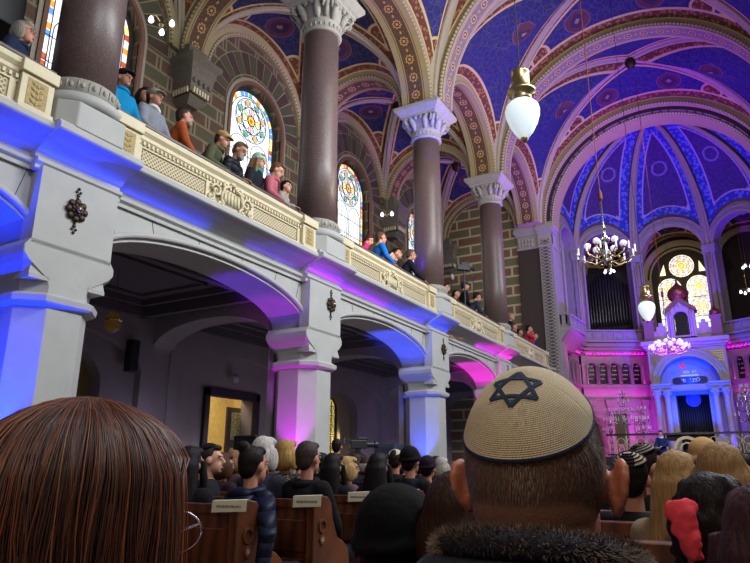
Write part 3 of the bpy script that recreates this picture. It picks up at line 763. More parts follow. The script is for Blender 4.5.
# ---- columns --------------------------------------------------------------
def make_column():
    t = thing('column', 'polished brown granite column', 'column')
    m = MB(); m.box(-.35, .60, -.66, .66, 5.80, 6.02); m.ring_loft([oct_ring(0, 0, .62, .62, .22, z) for z in (6.0, 6.42)]); m.build('pedestal', STONE, t, bevel=.02)
    m = MB(); m.lathe([(.62, 6.42), (.68, 6.46), (.70, 6.53), (.66, 6.60), (.60, 6.62), (.58, 6.66)], seg=32); m.build('base', STONE, t, smooth=True)
    m = MB(); m.lathe([(.56, 6.66), (.58, 6.67), (.57, 6.88), (.52, 6.92)], seg=32)
    n_ = 22
    for j in range(n_):
        a = 2*pi*j/n_; m.ell((.575*cos(a), .575*sin(a), 6.77), (.035, .035, .05), 6, 5); a += pi/n_
        m.tube([(.575*cos(a), .575*sin(a), 6.70), (.58*cos(a+.04), .58*sin(a+.04), 6.85)], .012, 5)
    m.build('carved_collar', CAPM, t, smooth=True)
    m = MB(); m.lathe([(.49, 6.9), (.485, 8.5), (.47, 10.5), (.455, 12.25)], seg=40); m.build('shaft', GRAN, t, smooth=True)
    cp = thing if False else None
    m = MB(); m.lathe([(.50, 12.2), (.54, 12.24), (.50, 12.28), (.49, 12.46), (.54, 12.50), (.50, 12.54), (.50, 12.6), (.56, 12.85), (.64, 12.98)], seg=28)
    for j in range(24): a = 2*pi*j/24; m.ell((.5*cos(a), .5*sin(a), 12.37), (.03, .03, .07), 6, 5)
    for j in range(8):                                            # acanthus leaves curling outwards
        a = 2*pi*j/8+pi/8; R = Matrix.Rotation(a, 3, 'Z')
        pts = [R @ V(p) for p in [(.50, 0, 12.52), (.56, 0, 12.68), (.64, 0, 12.82), (.72, 0, 12.88), (.75, 0, 12.82)]]
        m.tube(pts, [.05, .09, .10, .07, .03], 8)
    cap = m.build('capital', CAPM, t, smooth=True)
    m = MB()
    for j in range(4):                                            # corner volutes
        a = pi/4+pi/2*j
        for s in (-1, 1):
            pts = []
            for i in range(16):
                q = i/15; rr = .14*(1-q*.8); an = -pi/2+s*0+q*3.4*pi
                x = .70+rr*cos(an); z = 12.88+rr*sin(an)
                off = s*(.07+.05*(1-q)); R = Matrix.Rotation(a, 3, 'Z'); pts.append(R @ V((x, off, z)))
            m.tube(pts, .035, 6)
        m.tube([Matrix.Rotation(a, 3, 'Z') @ V(p) for p in [(.52, 0, 12.6), (.66, 0, 12.75), (.84, 0, 12.93)]], [.06, .07, .05], 8)
    for j in range(4):
        R = Matrix.Rotation(pi/2*j, 3, 'Z')
        for q in (-.3, -.1, .1, .3): m.ell(R @ V((.62, q, 12.93)), (.07, .07, .07), 8, 6)
    m.build('volutes', CAPM, cap, smooth=True)
    m = MB(); m.ring_loft([sq_ring(0, 0, r, r, z) for r, z in [(.60, 12.98), (.66, 13.0), (.66, 13.08), (.72, 13.12), (.85, 13.26), (.85, 13.38), (.78, 13.42)]]); m.build('abacus', CAPM, t, bevel=.015)
    return t
k0 = make_column(); cl = ['granite column outside the left edge of the picture', 'thick brown granite column cut by the top edge beside the man in a bright blue jacket', 'tall brown granite column with its whole capital at the top of the picture, between the crowded balcony and the next one', 'granite column whose capital is edged in vivid blue light', 'furthest and thinnest free-standing granite column, in front of the striped masonry wall']
for k, y in enumerate(YC[:5]):
    o = k0 if k == 0 else dup(k0)
    o.location = (-8.5, y, 0); o['label'] = cl[k]; o['group'] = 'granite columns of the gallery'
light('SPOT', 'capital_spot', (-7.0, 16.6, 9.0), (-8.4, 18.2, 13.1), 1500, (0, .01, 1), .03, 26, .4)
light('SPOT', 'gallery_spot', (-10.6, 14.5, 8.5), (-11.0, 18.2, 15.4), 420, (.3, .12, 1), .05, 50, .8)
light('SPOT', 'column_spot', (-9.3, 16.2, 6.6), (-8.75, 18.1, 8.4), 260, (.1, .02, 1), .03, 50, .8)
light('SPOT', 'capital_spot', (-7.2, 9.6, 8.2), (-8.5, 11.8, 11.5), 60, BLUE, .03, 40, .6)

# ---- balustrades ------------------------------------------------------------
def make_balustrade(L=5.45):
    t = thing('balcony_balustrade', 'cream balustrade', 'balustrade')
    h = L/2
    m = MB(); m.box(-.32, .06, -h, h, 6.80, 6.86); m.build('handrail', WOODR, t, bevel=.01)
    m = MB(); m.ring_loft([[(-.28, y, z), (n, y, z), (n, -y, z), (-.28, -y, z)] for y, n, z in [(-h, -.04, 6.56), (-h, .0, 6.6), (-h, .0, 6.66), (-h, .05, 6.72), (-h, .05, 6.80)]])
    for j in range(int(L/.09)): m.box(-.02, .015, -h+.05+.09*j, -h+.09+.09*j, 6.50, 6.56)
    m.build('cornice', CREAM, t)
    m = MB(); m.box(-.25, -.05, -h, h, 6.12, 6.58); m.box(-.25, .0, -h, h, 6.05, 6.16); m.box(-.06, -.02, -h, h, 6.46, 6.50)
    for y in (-h+.55, h-.55, -.62, .62): m.box(-.06, -.015, y-.04, y+.04, 6.14, 6.5)
    m.build('panel_wall', CREAM, t)
    for s in (-1, 1):
        m = MB(); a, b = sorted((s*.68, s*(h-.62))); m.box(-.06, -.035, a, b, 6.20, 6.44); m.build('lattice_panel', LATT, t)
        m = MB(); a, b = sorted((s*(h-.48), s*h)); m.box(-.25, .06, a, b, 6.05, 6.62); m.box(-.28, .11, a-.03, b+.03, 6.62, 6.80); m.box(-.28, .10, a-.02, b+.02, 6.05, 6.14)
        ep = m.build('end_post', CREAM, t, bevel=.008)
        m = MB(); c = (a+b)/2
        for j in range(4):
            z = 6.22+.09*j; m.ell((.065, c, z), (.02, .03, .035), 6, 5)
            for q in (-1, 1): m.ell((.065, c+q*.06, z+.02), (.02, .045, .025), 6, 5, R=Matrix.Rotation(q*.7, 3, 'X'))
        m.box(.055, .065, c-.15, c+.15, 6.17, 6.57)
        # floral relief on the narrow side face too
        sd = h*s
        m.build('floral_relief', CREAM_D, ep)
    m = MB()                                                       # scrolled cartouche
    def spiral(cy, cz, r, turns, s, ph=0, rad=.03):
        m.tube([(.0+.02*(1-i/18), cy+s*r*(1-i/22)*cos(ph+i/18*turns*2*pi), cz+r*(1-i/22)*sin(ph+i/18*turns*2*pi)) for i in range(19)], rad, 6)
    for s in (-1, 1):
        spiral(s*.42, 6.36, .13, 1.3, s); spiral(s*.30, 6.14, .09, 1.2, s, 1.5); spiral(s*.18, 6.55, .07, 1.2, s, -1); spiral(s*.55, 6.2, .08, 1.2, s, 2)
        m.tube([(.0, s*.25, 6.12), (.03, s*.3, 6.3), (.03, s*.22, 6.5), (0, 0, 6.6)], .03, 6)
        m.tube([(.0, s*.62, 6.14), (.03, s*.4, 6.06), (.03, s*.1, 6.03), (0, 0, 6.0)], .03, 6)
    m.box(-.04, .0, -.26, .26, 6.16, 6.46)
    for q in range(-2, 3): m.box(.0, .03, q*.09-.03, q*.09+.03, 6.2, 6.42); m.ell((.015, q*.09, 6.43), (.02, .03, .03), 6, 5)
    m.ell((.03, 0, 6.62), (.04, .08, .05)); m.ell((.03, 0, 6.03), (.04, .06, .06))
    m.build('cartouche', CREAM, t, smooth=True)
    return t
b0 = make_balustrade(); bl = ['cream balustrade at the top left corner, in front of the man with curly grey hair', 'longest cream balustrade with lattice panels and scrolled cartouche below seven leaning people', 'cream balustrade with lattice and cartouche between the tallest column and the violet-lit one', 'short cream balustrade below the man with a camera', 'smallest, furthest cream balustrade in front of the brown pilaster']
for k in range(-1, 4):
    o = b0 if k == -1 else dup(b0)
    o.location = (-8.0, 5.45+6.5*k+3.0, -.17); o['label'] = bl[k+1]; o['group'] = 'cream balustrades of the gallery'
# ================================================================== CHANCEL AND APSE
DARKST = plain('brown_apse_stone', '#6f625f', .75, nz=4, amt=.25)
APST = plain('apse_limestone', '#8f8788', .7, nz=4, amt=.2, bump=.3)
DARKB = plain('dark_carved_band', '#2c241d', .7, nz=30, amt=.9, bump=.5)
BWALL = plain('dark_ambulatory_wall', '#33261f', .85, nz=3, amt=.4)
FT = Fr((0, 31.45, 0), (1, 0, 0), (0, -1, 0))
m = MB(); arch_ring(m, FT, (XC, ZS), 5.24, 5.5, -.1, .44, 0, 180, 50); arch_ring(m, FT, (XC, ZS), 4.92, 5.08, -1.45, -.35, 0, 180, 50); struct(m.build('trim_11', TRIMC))
m = MB(); arch_ring(m, FT, (XC, ZS), 5.06, 5.3, -.9, -.08, 0, 180, 50); struct(m.build('trim_16', DARKB))
m = MB(); bead(m, FT, (XC, ZS), 5.2, .40, .06, k=60); bead(m, FT, (XC, ZS), 5.0, -.33, .06, k=60); struct(m.build('trim_13', BEAD, smooth=True))
m = MB(); arch_ring(m, FT, (XC, ZS), 5.06, 8.2, -1.4, -.1, 0, 180, 40); struct(m.build('wall_chancel', DARKST))
# responds of the chancel arch, both sides
# carved strip ornament
t = NT('carved_strip_ornament'); p = t.pos()
wz = t.math('SINE', t.math('MULTIPLY', p[2], 18.0)); xx = t.math('MULTIPLY', t.math('ADD', p[0], 7.83), 5.0)
d = t.math('ABSOLUTE', t.math('SUBTRACT', t.math('ABSOLUTE', xx), t.math('ABSOLUTE', wz)))
CARV = t.done(t.mix(t.step(d, .25, .12), hx('#9a928f'), hx('#4b4443')), .7)
m = MB(); m.box(2.6, 3.39, 31.35, 32.9, 0, ZS); struct(m.build('wall_chancel', APST))
for sx in (-1,):
    X = lambda x: XC+sx*(x-XC) if sx == 1 else x
    def bx(m, x0, x1, y0, y1, z0, z1):
        a, b = (x0, x1) if sx == -1 else (2*XC-x1, min(XR-.01, 2*XC-x0))
        if b > a: m.box(a, b, y0, y1, z0, z1)
    nm = 'stone' 
    t_ = thing('chancel_pier', 'tall compound pier of the chancel arch with a brown granite slab and a carved strip' if sx == -1 else 'right hand compound pier of the chancel arch outside the picture', 'pier', (0, 0, 0))
    m = MB(); bx(m, -9.3, -8.42, 31.5, 32.9, 0, ZS+.2); bx(m, -8.42, -7.52, 31.5, 32.9, 0, ZS+.2); m.build('core', APST, t_)
    m = MB(); bx(m, -9.3, -8.2, 31.36, 31.5, 6.5, 12.2); m.build('granite_slab', plain('dark_granite_slab', '#3d302c', .5, nz=30, amt=.2), t_)
    m = MB(); bx(m, -8.16, -7.48, 31.30, 31.52, 4.0, 12.9)
    m.build('pilaster', APST, t_)
    m = MB(); bx(m, -8.04, -7.62, 31.27, 31.31, 4.3, 12.6); m.build('carved_strip', CARV, t_)
    m = MB()
    for z0, z1, e in [(12.2, 12.3, .04), (12.3, 12.95, .0), (12.95, 13.1, .08), (13.1, 13.3, .16), (13.3, 13.42, .12)]: bx(m, -9.3-e, -8.2+e, 31.36-e, 31.6, z0, z1); bx(m, -8.2-e*.3, -7.48+e, 31.28-e, 32.2, z0, z1)
    for j in range(5):
        for zz in (12.45, 12.7): x = -9.2+.17*j; m.ell((x if sx == -1 else 2*XC-x, 31.34, zz), (.07, .05, .09), 6, 5)
    m.build('capital', CAPM, t_, bevel=.015)
# polygon faces of the apse
PV = [(-7.75, 32.9), (-7.42, 36.55), (-4.42, 38.25), (-.58, 38.25), (2.42, 36.55), (2.75, 32.9)]
AZ = 13.15; BOSS = V((XC, 34.1, 19.55))
mw = MB(); ml = MB(); mtr = MB(); mcor = MB(); mr = MB(); mdk = MB(); mam = MB()
light_gl = []
for i in range(5):
    A, B = V((*PV[i], 0)), V((*PV[i+1], 0)); L = (B-A).length; U = (B-A).normalized(); N = V((U.y, -U.x, 0))
    if N.dot(V((XC, 34, 0))-A) < 0: N = -N
    F = Fr(A, U, N); hw = {0: 1.15, 1: 1.35, 2: 1.6, 3: 1.35, 4: 1.15}[i]
    arch_wall(mw, F, 0, L, 8.0, 16.2, -.5, 0, [(L/2, hw, AZ, hw, 8.05)], 24)
    arch_ring(mtr, F, (L/2, AZ), hw-.02, hw+.12, -.1, .16, 0, 180, 30); arch_ring(mtr, F, (L/2, AZ), hw+.12, hw+.32, -.1, .08, 0, 180, 30); arch_ring(mtr, F, (L/2, AZ), hw+.32, hw+.4, -.1, .13, 0, 180, 30)
    for s in (-1, 1):                                             # pilasters carrying the arches
        a, b = sorted((L/2+s*hw, L/2+s*(hw+.26))); vs = [F(a, 8, 0)]
        extrude(mtr, F, [(a, 8.0), (b, 8.0), (b, 12.7), (a, 12.7)], -.1, .16)
        extrude(mtr, F, [(a-.05, 12.7), (b+.05, 12.7), (b+.08, AZ), (a-.08, AZ)], -.1, .24)
        c = L/2+s*(hw+.05); P0 = F(c, 0, .2); mtr.tube([(P0.x, P0.y, 8.1), (P0.x, P0.y, 12.7)], .07, 8)
        extrude(mdk, F, [(a+.06, 8.9), (b-.06, 8.9), (b-.06, 12.5), (a+.06, 12.5)], .155, .175)
    # storey below the balcony
    e = -.38
    nw = {0: 5, 1: 5, 2: 0, 3: 5, 4: 5}[i]; pitch = (L-.3)/5
    ops = [(.15+pitch*(j+.5), pitch*.38, 6.72, pitch*.38, 5.78) for j in range(nw)]
    arch_wall(mw, F, -.1, L+.1, 0, 8.0, e-.4, e, ops, 10)
    for (c, h, sp, rise, sill) in ops:
        arch_ring(mtr, F, (c, sp), h+.02, h+.10, e, e+.07, 0, 180, 14)
        for s in (-1, 1):
            P0 = F(c+s*pitch/2, 0, e+.08); mtr.tube([(P0.x, P0.y, 5.75), (P0.x, P0.y, 5.82), (P0.x, P0.y, 6.65), (P0.x, P0.y, 6.8)], [.07, .045, .045, .09], 8)
        light_gl.append((F, c, h, sp, e, i))
    for (z0, z1, n) in [(5.52, 5.6, .08), (5.6, 5.72, .16), (4.9, 4.98, .06), (7.35, 7.42, .06), (7.42, 7.5, .14), (7.5, 7.62, .26), (7.62, 7.8, .42), (7.8, 8.02, .56)]:
        extrude(mcor, F, [(-.15, z0), (L+.15, z0), (L+.15, z1), (-.15, z1)], e-.1, e+n)
    for j in range(int(L/.22)): extrude(mcor, F, [(.05+.22*j, 7.42), (.15+.22*j, 7.42), (.15+.22*j, 7.58), (.05+.22*j, 7.58)], e, e+.24)
    if i != 2:                                                    # lower storey: pilasters and round niches
        for j in range(4):
            c = .25+(L-.5)*j/3
            extrude(mtr, F, [(c-.16, 1.75), (c+.16, 1.75), (c+.16, 4.9), (c-.16, 4.9)], e, e+.12); extrude(mtr, F, [(c-.2, 4.55), (c+.2, 4.55), (c+.24, 4.9), (c-.24, 4.9)], e, e+.2)
        for j in range(3):
            c = .25+(L-.5)*(j+.5)/3; arch_ring(mtr, F, (c, 3.9), .26, .36, e, e+.08, 0, 180, 12)
            extrude(mdk, F, [(c-.24, 2.0), (c+.24, 2.0), (c+.24, 3.9), (c-.24, 3.9)], e, e+.02)
struct(mw.build('wall_apse', APST)); struct(mtr.build('trim_17', APST)); struct(mcor.build('trim_18', APST)); struct(mdk.build('trim_19', DARKST))
# small windows with memorial-like tablets
gl = {}
for (F, c, h, sp, e, i) in light_gl:
    if i > 3: continue
    m = MB(); pts = [(c-h, 5.8)]+[(c-h*cos(pi*q/8), sp+h*sin(pi*q/8)) for q in range(9)]+[(c+h, 5.8)]
    m.add([F(u, w_, e-.2) for u, w_ in pts], [tuple(range(len(pts)))])
    o = struct(m.build('window_%d' % (12+len(gl)), plain('dark_window_glass', '#1d1a26', .25)))
    m = MB()
    for j in range(4):
        for q in range(4):
            if (j*7+q*3+i) % 5: extrude(m, F, [(c-h*.62+q*h*.34, 6.05+.24*j), (c-h*.62+q*h*.34+h*.22, 6.05+.24*j), (c-h*.62+q*h*.34+h*.22, 6.12+.24*j), (c-h*.62+q*h*.34, 6.12+.24*j)], e-.195, e-.18)
    m.build('glazing_pattern', plain('dim_yellow_glass', '#8f8a78', .4, es=.15, em='#8f8a78'), o); gl[len(gl)] = 1
# apse vault webs
mv = MB()
def apse_web(PL, PR, rise, zs, Bp, mb, nt=26, ns=22):
    PL, PR = V(PL), V(PR)
    def rib(P, s): f = 1-cos(s*pi/2); return V((P.x+(Bp.x-P.x)*f, P.y+(Bp.y-P.y)*f, zs+(Bp.z-zs)*sin(s*pi/2)))
    def pt(t, s):
        q = (sin(t*pi/2)+1)/2; p = rib(PL, s).lerp(rib(PR, s), q); p.z += rise*cos(t*pi/2)*(1-s)**1.6; return p
    vs = []; ed = []; md = []; mid = pt(0, .42)
    for i in range(nt+1):
        t_ = -1+2*i/nt; acc = 0; last = None
        for j in range(ns+1):
            s = j/ns; p = pt(t_, s); acc += (p-last).length if last else 0; last = p
            Ls = (rib(PL, s)-rib(PR, s)).length; q = (sin(t_*pi/2)+1)/2
            vs.append(tuple(p)); ed.append(min(acc, q*Ls, (1-q)*Ls)); md.append((p-mid).length)
    mb.add(vs, [(i*(ns+1)+j, (i+1)*(ns+1)+j, (i+1)*(ns+1)+j+1, i*(ns+1)+j+1) for i in range(nt) for j in range(ns)]); set_attrs(mb, ed, md, md)
for i in range(5): apse_web((*PV[i], 0), (*PV[i+1], 0), (1.9, 1.95, 2.05, 1.95, 1.9)[i], AZ, BOSS, mv)
apse_web((-7.6, 32.85, 0), (2.6, 32.85, 0), 5.1, ZS, BOSS, mv, 40, 16)
struct(mv.build('ceiling', APWEB))
m = MB()
for (x, y) in PV:
    base = V((x, y, 0)); inw = (V((XC, 34.5, 0))-base); 
    if inw.length: inw.normalize()
    side = V((-inw.y, inw.x, 0))
    for off, r in ((-.2, .07), (0, .13), (.2, .07)):
        pts = []
        for j in range(25):
            s = j/24; f = 1-cos(s*pi/2); p = V((x+(BOSS.x-x)*f, y+(BOSS.y-y)*f, AZ+(BOSS.z-AZ)*sin(s*pi/2)-.04)); pts.append(p+side*off*(1-s*.75)+inw*.05)
        m.tube(pts, r, 8, caps=False)
    P0 = base+inw*.14; m.tube([(P0.x, P0.y, 8.0), (P0.x, P0.y, AZ)], .11, 8)
struct(m.build('trim_20', MOULD, smooth=True))
m = MB(); m.lathe([(.04, -.5), (.15, -.42), (.4, -.3), (.42, -.1), (.3, 0)], tuple(BOSS), 18); struct(m.build('trim_21', BRASS, smooth=True))
# balcony around the apse
def balcony(A, B, label, zt=8.7, n=.25):
    A, B = V(A), V(B); L = (B-A).length; U = (B-A).normalized(); N = V((U.y, -U.x, 0))
    if N.dot(V((XC, 33, 0))-A) < 0: N = -N
    t_ = thing('apse_balustrade', label, 'balustrade', group='stone balustrades of the apse'); F = Fr(A, U, N)
    m = MB(); extrude(m, F, [(0, zt-.08), (L, zt-.08), (L, zt), (0, zt)], -.12, .14); m.build('rail', APST, t_)
    m = MB(); extrude(m, F, [(0, 8.02), (L, 8.02), (L, 8.62), (0, 8.62)], -.08, .04); extrude(m, F, [(0, 8.02), (L, 8.02), (L, 8.14), (0, 8.14)], -.1, .1)
    k = max(2, int(L/.55))
    for j in range(k+1):
        u = min(L-.04, max(.04, L*j/k)); extrude(m, F, [(u-.04, 8.1), (u+.04, 8.1), (u+.04, 8.62), (u-.04, 8.62)], -.08, .09)
    for j in range(k): arch_ring(m, F, (L*(j+.5)/k, 8.38), L/k*.28, L/k*.36, .03, .07, 0, 360, 16)
    m.build('panel', APST, t_)
    return t_
balcony((-7.1, 31.9, 0), (-6.95, 34.6, 0), 'pale balustrade projecting from the chancel pier above violet light'); balcony((-7.12, 31.75, 0), (-7.75, 31.75, 0), 'short end panel of the balcony beside the carved chancel pier')
balcony((-7.35, 36.3, 0), (-4.4, 38.0, 0), 'balustrade in front of the dark organ niche'); balcony((-.6, 38.0, 0), (2.35, 36.3, 0), 'balustrade at the right edge beyond the copper domed turret')
m = MB(); m.ring_loft([[(-7.9, 31.6, z), (-7.9, 35.2, z), (-7.05-.0+d, 35.0, z), (-7.05+d, 31.7, z)] for z, d in [(7.2, -.6), (7.5, -.35), (7.85, -.02), (8.02, .08)]]); struct(m.build('trim_18', APST))
# ambulatory behind the arches
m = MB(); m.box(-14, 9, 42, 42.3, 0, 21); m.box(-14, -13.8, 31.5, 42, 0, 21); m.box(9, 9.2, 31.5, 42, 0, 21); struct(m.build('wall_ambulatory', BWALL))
m = MB(); m.box(-14, -7.9, 32.9, 42, 7.7, 8.0); m.box(-7.9, 3, 38.8, 42, 7.7, 8.0); m.box(3, 9, 33, 42, 7.7, 8.0); struct(m.build('floor', DARKST))
m = MB(); FA = Fr((XC, 41.9, 0), (1, 0, 0), (0, -1, 0))
for cx in (-3.9, 0, 3.9):
    groin(XC+cx-1.95, XC+cx+1.95, 38.6, 41.95, 13.3, 1.9, 1.7, 2.6, WEBG, nt=20, ns=8, cuspL=.8)
arch_ring(m, FA, (.2, 12.55), 1.95, 2.3, 0, .25, 0, 180, 36); arch_ring(m, FA, (.2, 12.55), 1.75, 1.85, 0, .15, 0, 180, 36)
for s in (-1, 1): extrude(m, FA, [(.2+min(s*1.75, s*2.2), 8), (.2+max(s*1.75, s*2.2), 8), (.2+max(s*1.75, s*2.2), 12.55), (.2+min(s*1.75, s*2.2), 12.55)], 0, .15)
for cx in (-3.9, 3.9): arch_ring(m, FA, (cx, 13.3), 1.5, 1.85, 0, .2, 0, 180, 30)
struct(m.build('trim_22', TRIMC))
light('POINT', 'ambulatory_lamp', (XC+.2, 40, 12.5), None, 45, (1, .8, .5), .2)
# rose window group
mg = MB(); ml = MB(); FR = Fr((-2.28, 41.88, 0), (1, 0, 0), (0, -1, 0)); rnd = random.Random(5)
def rose(cx, cz, r, centre):
    rings = [(1.0, ['#e8f0ff', '#f3e9a0', '#ffffff', '#f6d8a0']), (.84, ['#ffffff', '#f5b9a0', '#fff6c8', '#c9d6ff']), (.62, ['#f2a79a', '#fff0b0', '#ffffff']), (.42, ['#fff3c0', '#f2c86a']), (.22, [centre])]
    for k, (f, cs) in enumerate(rings):
        n_ = 20
        for j in range(n_):
            a0, a1 = 2*pi*j/n_, 2*pi*(j+.9)/n_; z = .02+.006*k
            mg.add([FR(cx, cz, z), FR(cx+r*f*cos(a0), cz+r*f*sin(a0), z), FR(cx+r*f*cos(a1), cz+r*f*sin(a1), z)], [(0, 1, 2)], [hx(cs[j % len(cs)])])
        ml.tube([FR(cx+r*f*cos(2*pi*q/24), cz+r*f*sin(2*pi*q/24), .06) for q in range(25)], .018, 4)
rose(0, 13.22, .72, '#f5c93a')
for s in (-1, 1):
    rose(s*.8, 11.85, .68, '#f3d860'); 
    pts = [(s*.8-.66, 9.2)]+[(s*.8-.66*cos(pi*q/12), 11.85+.66*sin(pi*q/12)) for q in range(13)]+[(s*.8+.66, 9.2)]
    mg.add([FR(u, w_, .01) for u, w_ in pts], [tuple(range(len(pts)))], [hx('#f2f3ea')])
    rose(s*.8, 10.6, .6, '#fff2b8')
    for z in (9.6, 11.2, 10.0): ml.tube([FR(s*.8-.66, z, .07), FR(s*.8+.66, z, .07)], .02, 4)
    tri = [(s*.92, 12.75), (s*1.3, 12.75), (s*.98, 13.45)]; mg.add([FR(u, w_, .02) for u, w_ in tri], [(0, 1, 2)], [hx('#f2eec0')])
o = struct(mg.build('window_40', vcol('rose_window_glass', .3, es=1.15))); ml.build('leading', LEAD, o)
# organ behind the left arch
t_ = thing('pipe_organ', 'dark pipe organ with dull metal pipes in the niche left of the rose window', 'organ', (-6.6, 40.6, 8.0))
m = MB(); m.box(-1.6, 1.6, 0, .9, 0, 1.5); m.box(-1.6, 1.6, .3, .9, 1.5, 5.2); m.box(-1.7, 1.7, -.05, .9, 1.45, 1.6); m.build('case', plain('dark_organ_wood', '#140f10', .5), t_)
for j in range(17):
    u = -1.4+j*.175; hgt = 2.2+1.1*cos((j-8)/8*pi)*.5+.5
    m = MB(); m.lathe([(.02, 1.6), (.06, 2.0), (.065, 2.05), (.065, 2.0+hgt)], (u, .1, 0), 10); m.build('pipe', plain('dull_organ_pipe_metal', '#6d6a76', .35, .8), t_, smooth=True)
def bulbs(name, loc, n_, r, label, grp=None):
    t_ = thing(name, label, 'chandelier', loc, group=grp)
    m = MB(); m.tube([(0, 0, 0), (0, 0, max(1.4, (16.3 if loc[1] < 38 else 15.4)-loc[2]))], .012, 5); m.lathe([(.02, -.2), (.08, -.1), (.05, 0), (.02, .1)]); m.build('stem', BRASS, t_)
    for j in range(n_):
        a = 2*pi*j/n_+.3; m = MB(); m.tube([(0, 0, -.05), (r*.6*cos(a), r*.6*sin(a), .1), (r*cos(a), r*sin(a), 0)], .015, 5); ar = m.build('arm', BRASS, t_)
        m = MB(); m.lathe([(.03, .0), (.055, -.05), (.075, -.12), (.05, -.17), (.01, -.18)], (r*cos(a), r*sin(a), 0), 10); m.build('bulb', BULB, ar, smooth=True)
    return t_
def on_y(u, v, y): d = ray(u, v); return V((0, 0, EYE))+d*(y/d.y)
def on_x(u, v, x): d = ray(u, v); return V((0, 0, EYE))+d*(x/d.x)
bulbs('small_chandelier', on_y(609, 270, 39.6), 5, .28, 'small lit chandelier in front of the organ pipes')
bulbs('small_chandelier', on_y(747, 290, 39.6), 4, .32, 'small lit chandelier at the right edge inside the dark niche')
bulbs('small_chandelier', on_y(746, 265, 40.5), 3, .22, 'tiny lit lamp cluster at the right edge, above another one')
bulbs('gallery_chandelier', on_x(162, 22, -12), 3, .30, 'small brass chandelier with three lit glass shades beside the arched window at the top left')
bulbs('gallery_chandelier', on_x(387, 212, -11.5), 2, .2, 'tiny lit lamp seen past the violet-lit column')
# ark portal ---------------------------------------------------------------
PX, PY = -2.36, 36.9
FP = Fr((PX, PY, 0), (1, 0, 0), (0, -1, 0))
t_ = thing('ark_portal', 'white stone ark portal with a blue-lit lunette, side columns and a stepped parapet', 'portal')
MARB = plain('pale_marble', '#a39a97', .5, nz=5, amt=.2)
m = MB(); arch_wall(m, FP, -1.85, 1.85, 5.5, 7.35, -1.3, 0, [(0, 1.42, 5.5, 1.42, 5.5)], 30)
for s in (-1, 1): extrude(m, FP, [(s*.78 if s > 0 else -1.85, 1.75), (1.85 if s > 0 else -.78, 1.75), (1.85 if s > 0 else -.78, 5.5), (s*.78 if s > 0 else -1.85, 5.5)], -1.3, -.5)
extrude(m, FP, [(-.8, 5.0), (.8, 5.0), (.8, 5.5), (-.8, 5.5)], -1.3, -.5)
m.build('wall_block', MARB, t_)
m = MB(); arch_ring(m, FP, (0, 5.5), 1.42, 1.52, 0, .12, 0, 180, 36); arch_ring(m, FP, (0, 5.5), 1.52, 1.70, 0, .06, 0, 180, 36); arch_ring(m, FP, (0, 5.5), 1.70, 1.78, 0, .12, 0, 180, 36)
m.build('archivolt', MARB, t_)
for s in (-1, 1):
    m = MB()
    for j in range(7):
        for q in range(5):
            u = s*(1.2+.1*j); z = 6.6+.12*q
            if hypot(u, z-5.5) > 1.86 and abs(u) < 1.78: extrude(m, FP, [(u-.035, z-.04), (u+.035, z-.04), (u+.035, z+.04), (u-.035, z+.04)], 0, .04)
    m.build('gilt_spandrel', BRASS, t_)
m = MB()
for z0, z1, n, h in [(7.35, 7.45, .1, 1.9), (7.45, 7.6, .2, 2.0), (7.6, 7.8, .32, 2.1)]: extrude(m, FP, [(-h, z0), (h, z0), (h, z1), (-h, z1)], -1.3, n)
for s in (-1, 1):
    for z0, z1, n in [(5.18, 5.3, .35), (5.3, 5.42, .42), (5.42, 5.52, .5)]: extrude(m, FP, [(s*1.35-.5, z0), (s*1.35+.5, z0), (s*1.35+.5, z1), (s*1.35-.5, z1)], -.5, n-.1)
m.build('entablature', MARB, t_)
m = MB(); extrude(m, FP, [(-.9, 5.16), (.9, 5.16), (.9, 5.42), (-.9, 5.42)], -.5, .1)
for j in range(22): extrude(m, FP, [(-.88+.08*j, 5.1), (-.84+.08*j, 5.1), (-.84+.08*j, 5.2), (-.88+.08*j, 5.2)], .0, .12)
m.build('lintel', MARB, t_)
for x in (-1.62, -1.12, 1.12, 1.62):
    m = MB(); P0 = FP(x, 0, .12); m.lathe([(.2, 1.75), (.2, 2.0), (.16, 2.1), (.15, 4.8), (.14, 4.82)], (P0.x, P0.y, 0), 16); cl_ = m.build('column_shaft', MARB, t_, smooth=True)
    m = MB(); m.lathe([(.15, 4.8), (.17, 4.9), (.24, 5.12), (.26, 5.18)], (P0.x, P0.y, 0), 12)
    for j in range(8): a = 2*pi*j/8; m.ell((P0.x+.2*cos(a), P0.y+.2*sin(a), 5.02), (.05, .05, .07), 6, 5)
    m.build('capital', MARB, cl_, smooth=True)
m = MB(); extrude(m, FP, [(-1.42*cos(pi*q/24), 5.45+1.45*sin(pi*q/24)) for q in range(25)], -.62, -.55); m.build('lunette', plain('smooth_blue_grey_lunette', '#8c93b5', .4, nz=9, amt=.3), t_)
m = MB(); extrude(m, FP, [(-.82*1+.0, 5.62), (-.7, 5.55), (.7, 5.55), (.82, 5.62), (.82, 5.82), (.7, 5.9), (-.7, 5.9), (-.82, 5.82)], -.56, -.48); tb = m.build('tablet', plain('dark_tablet', '#15172a', .4), t_)
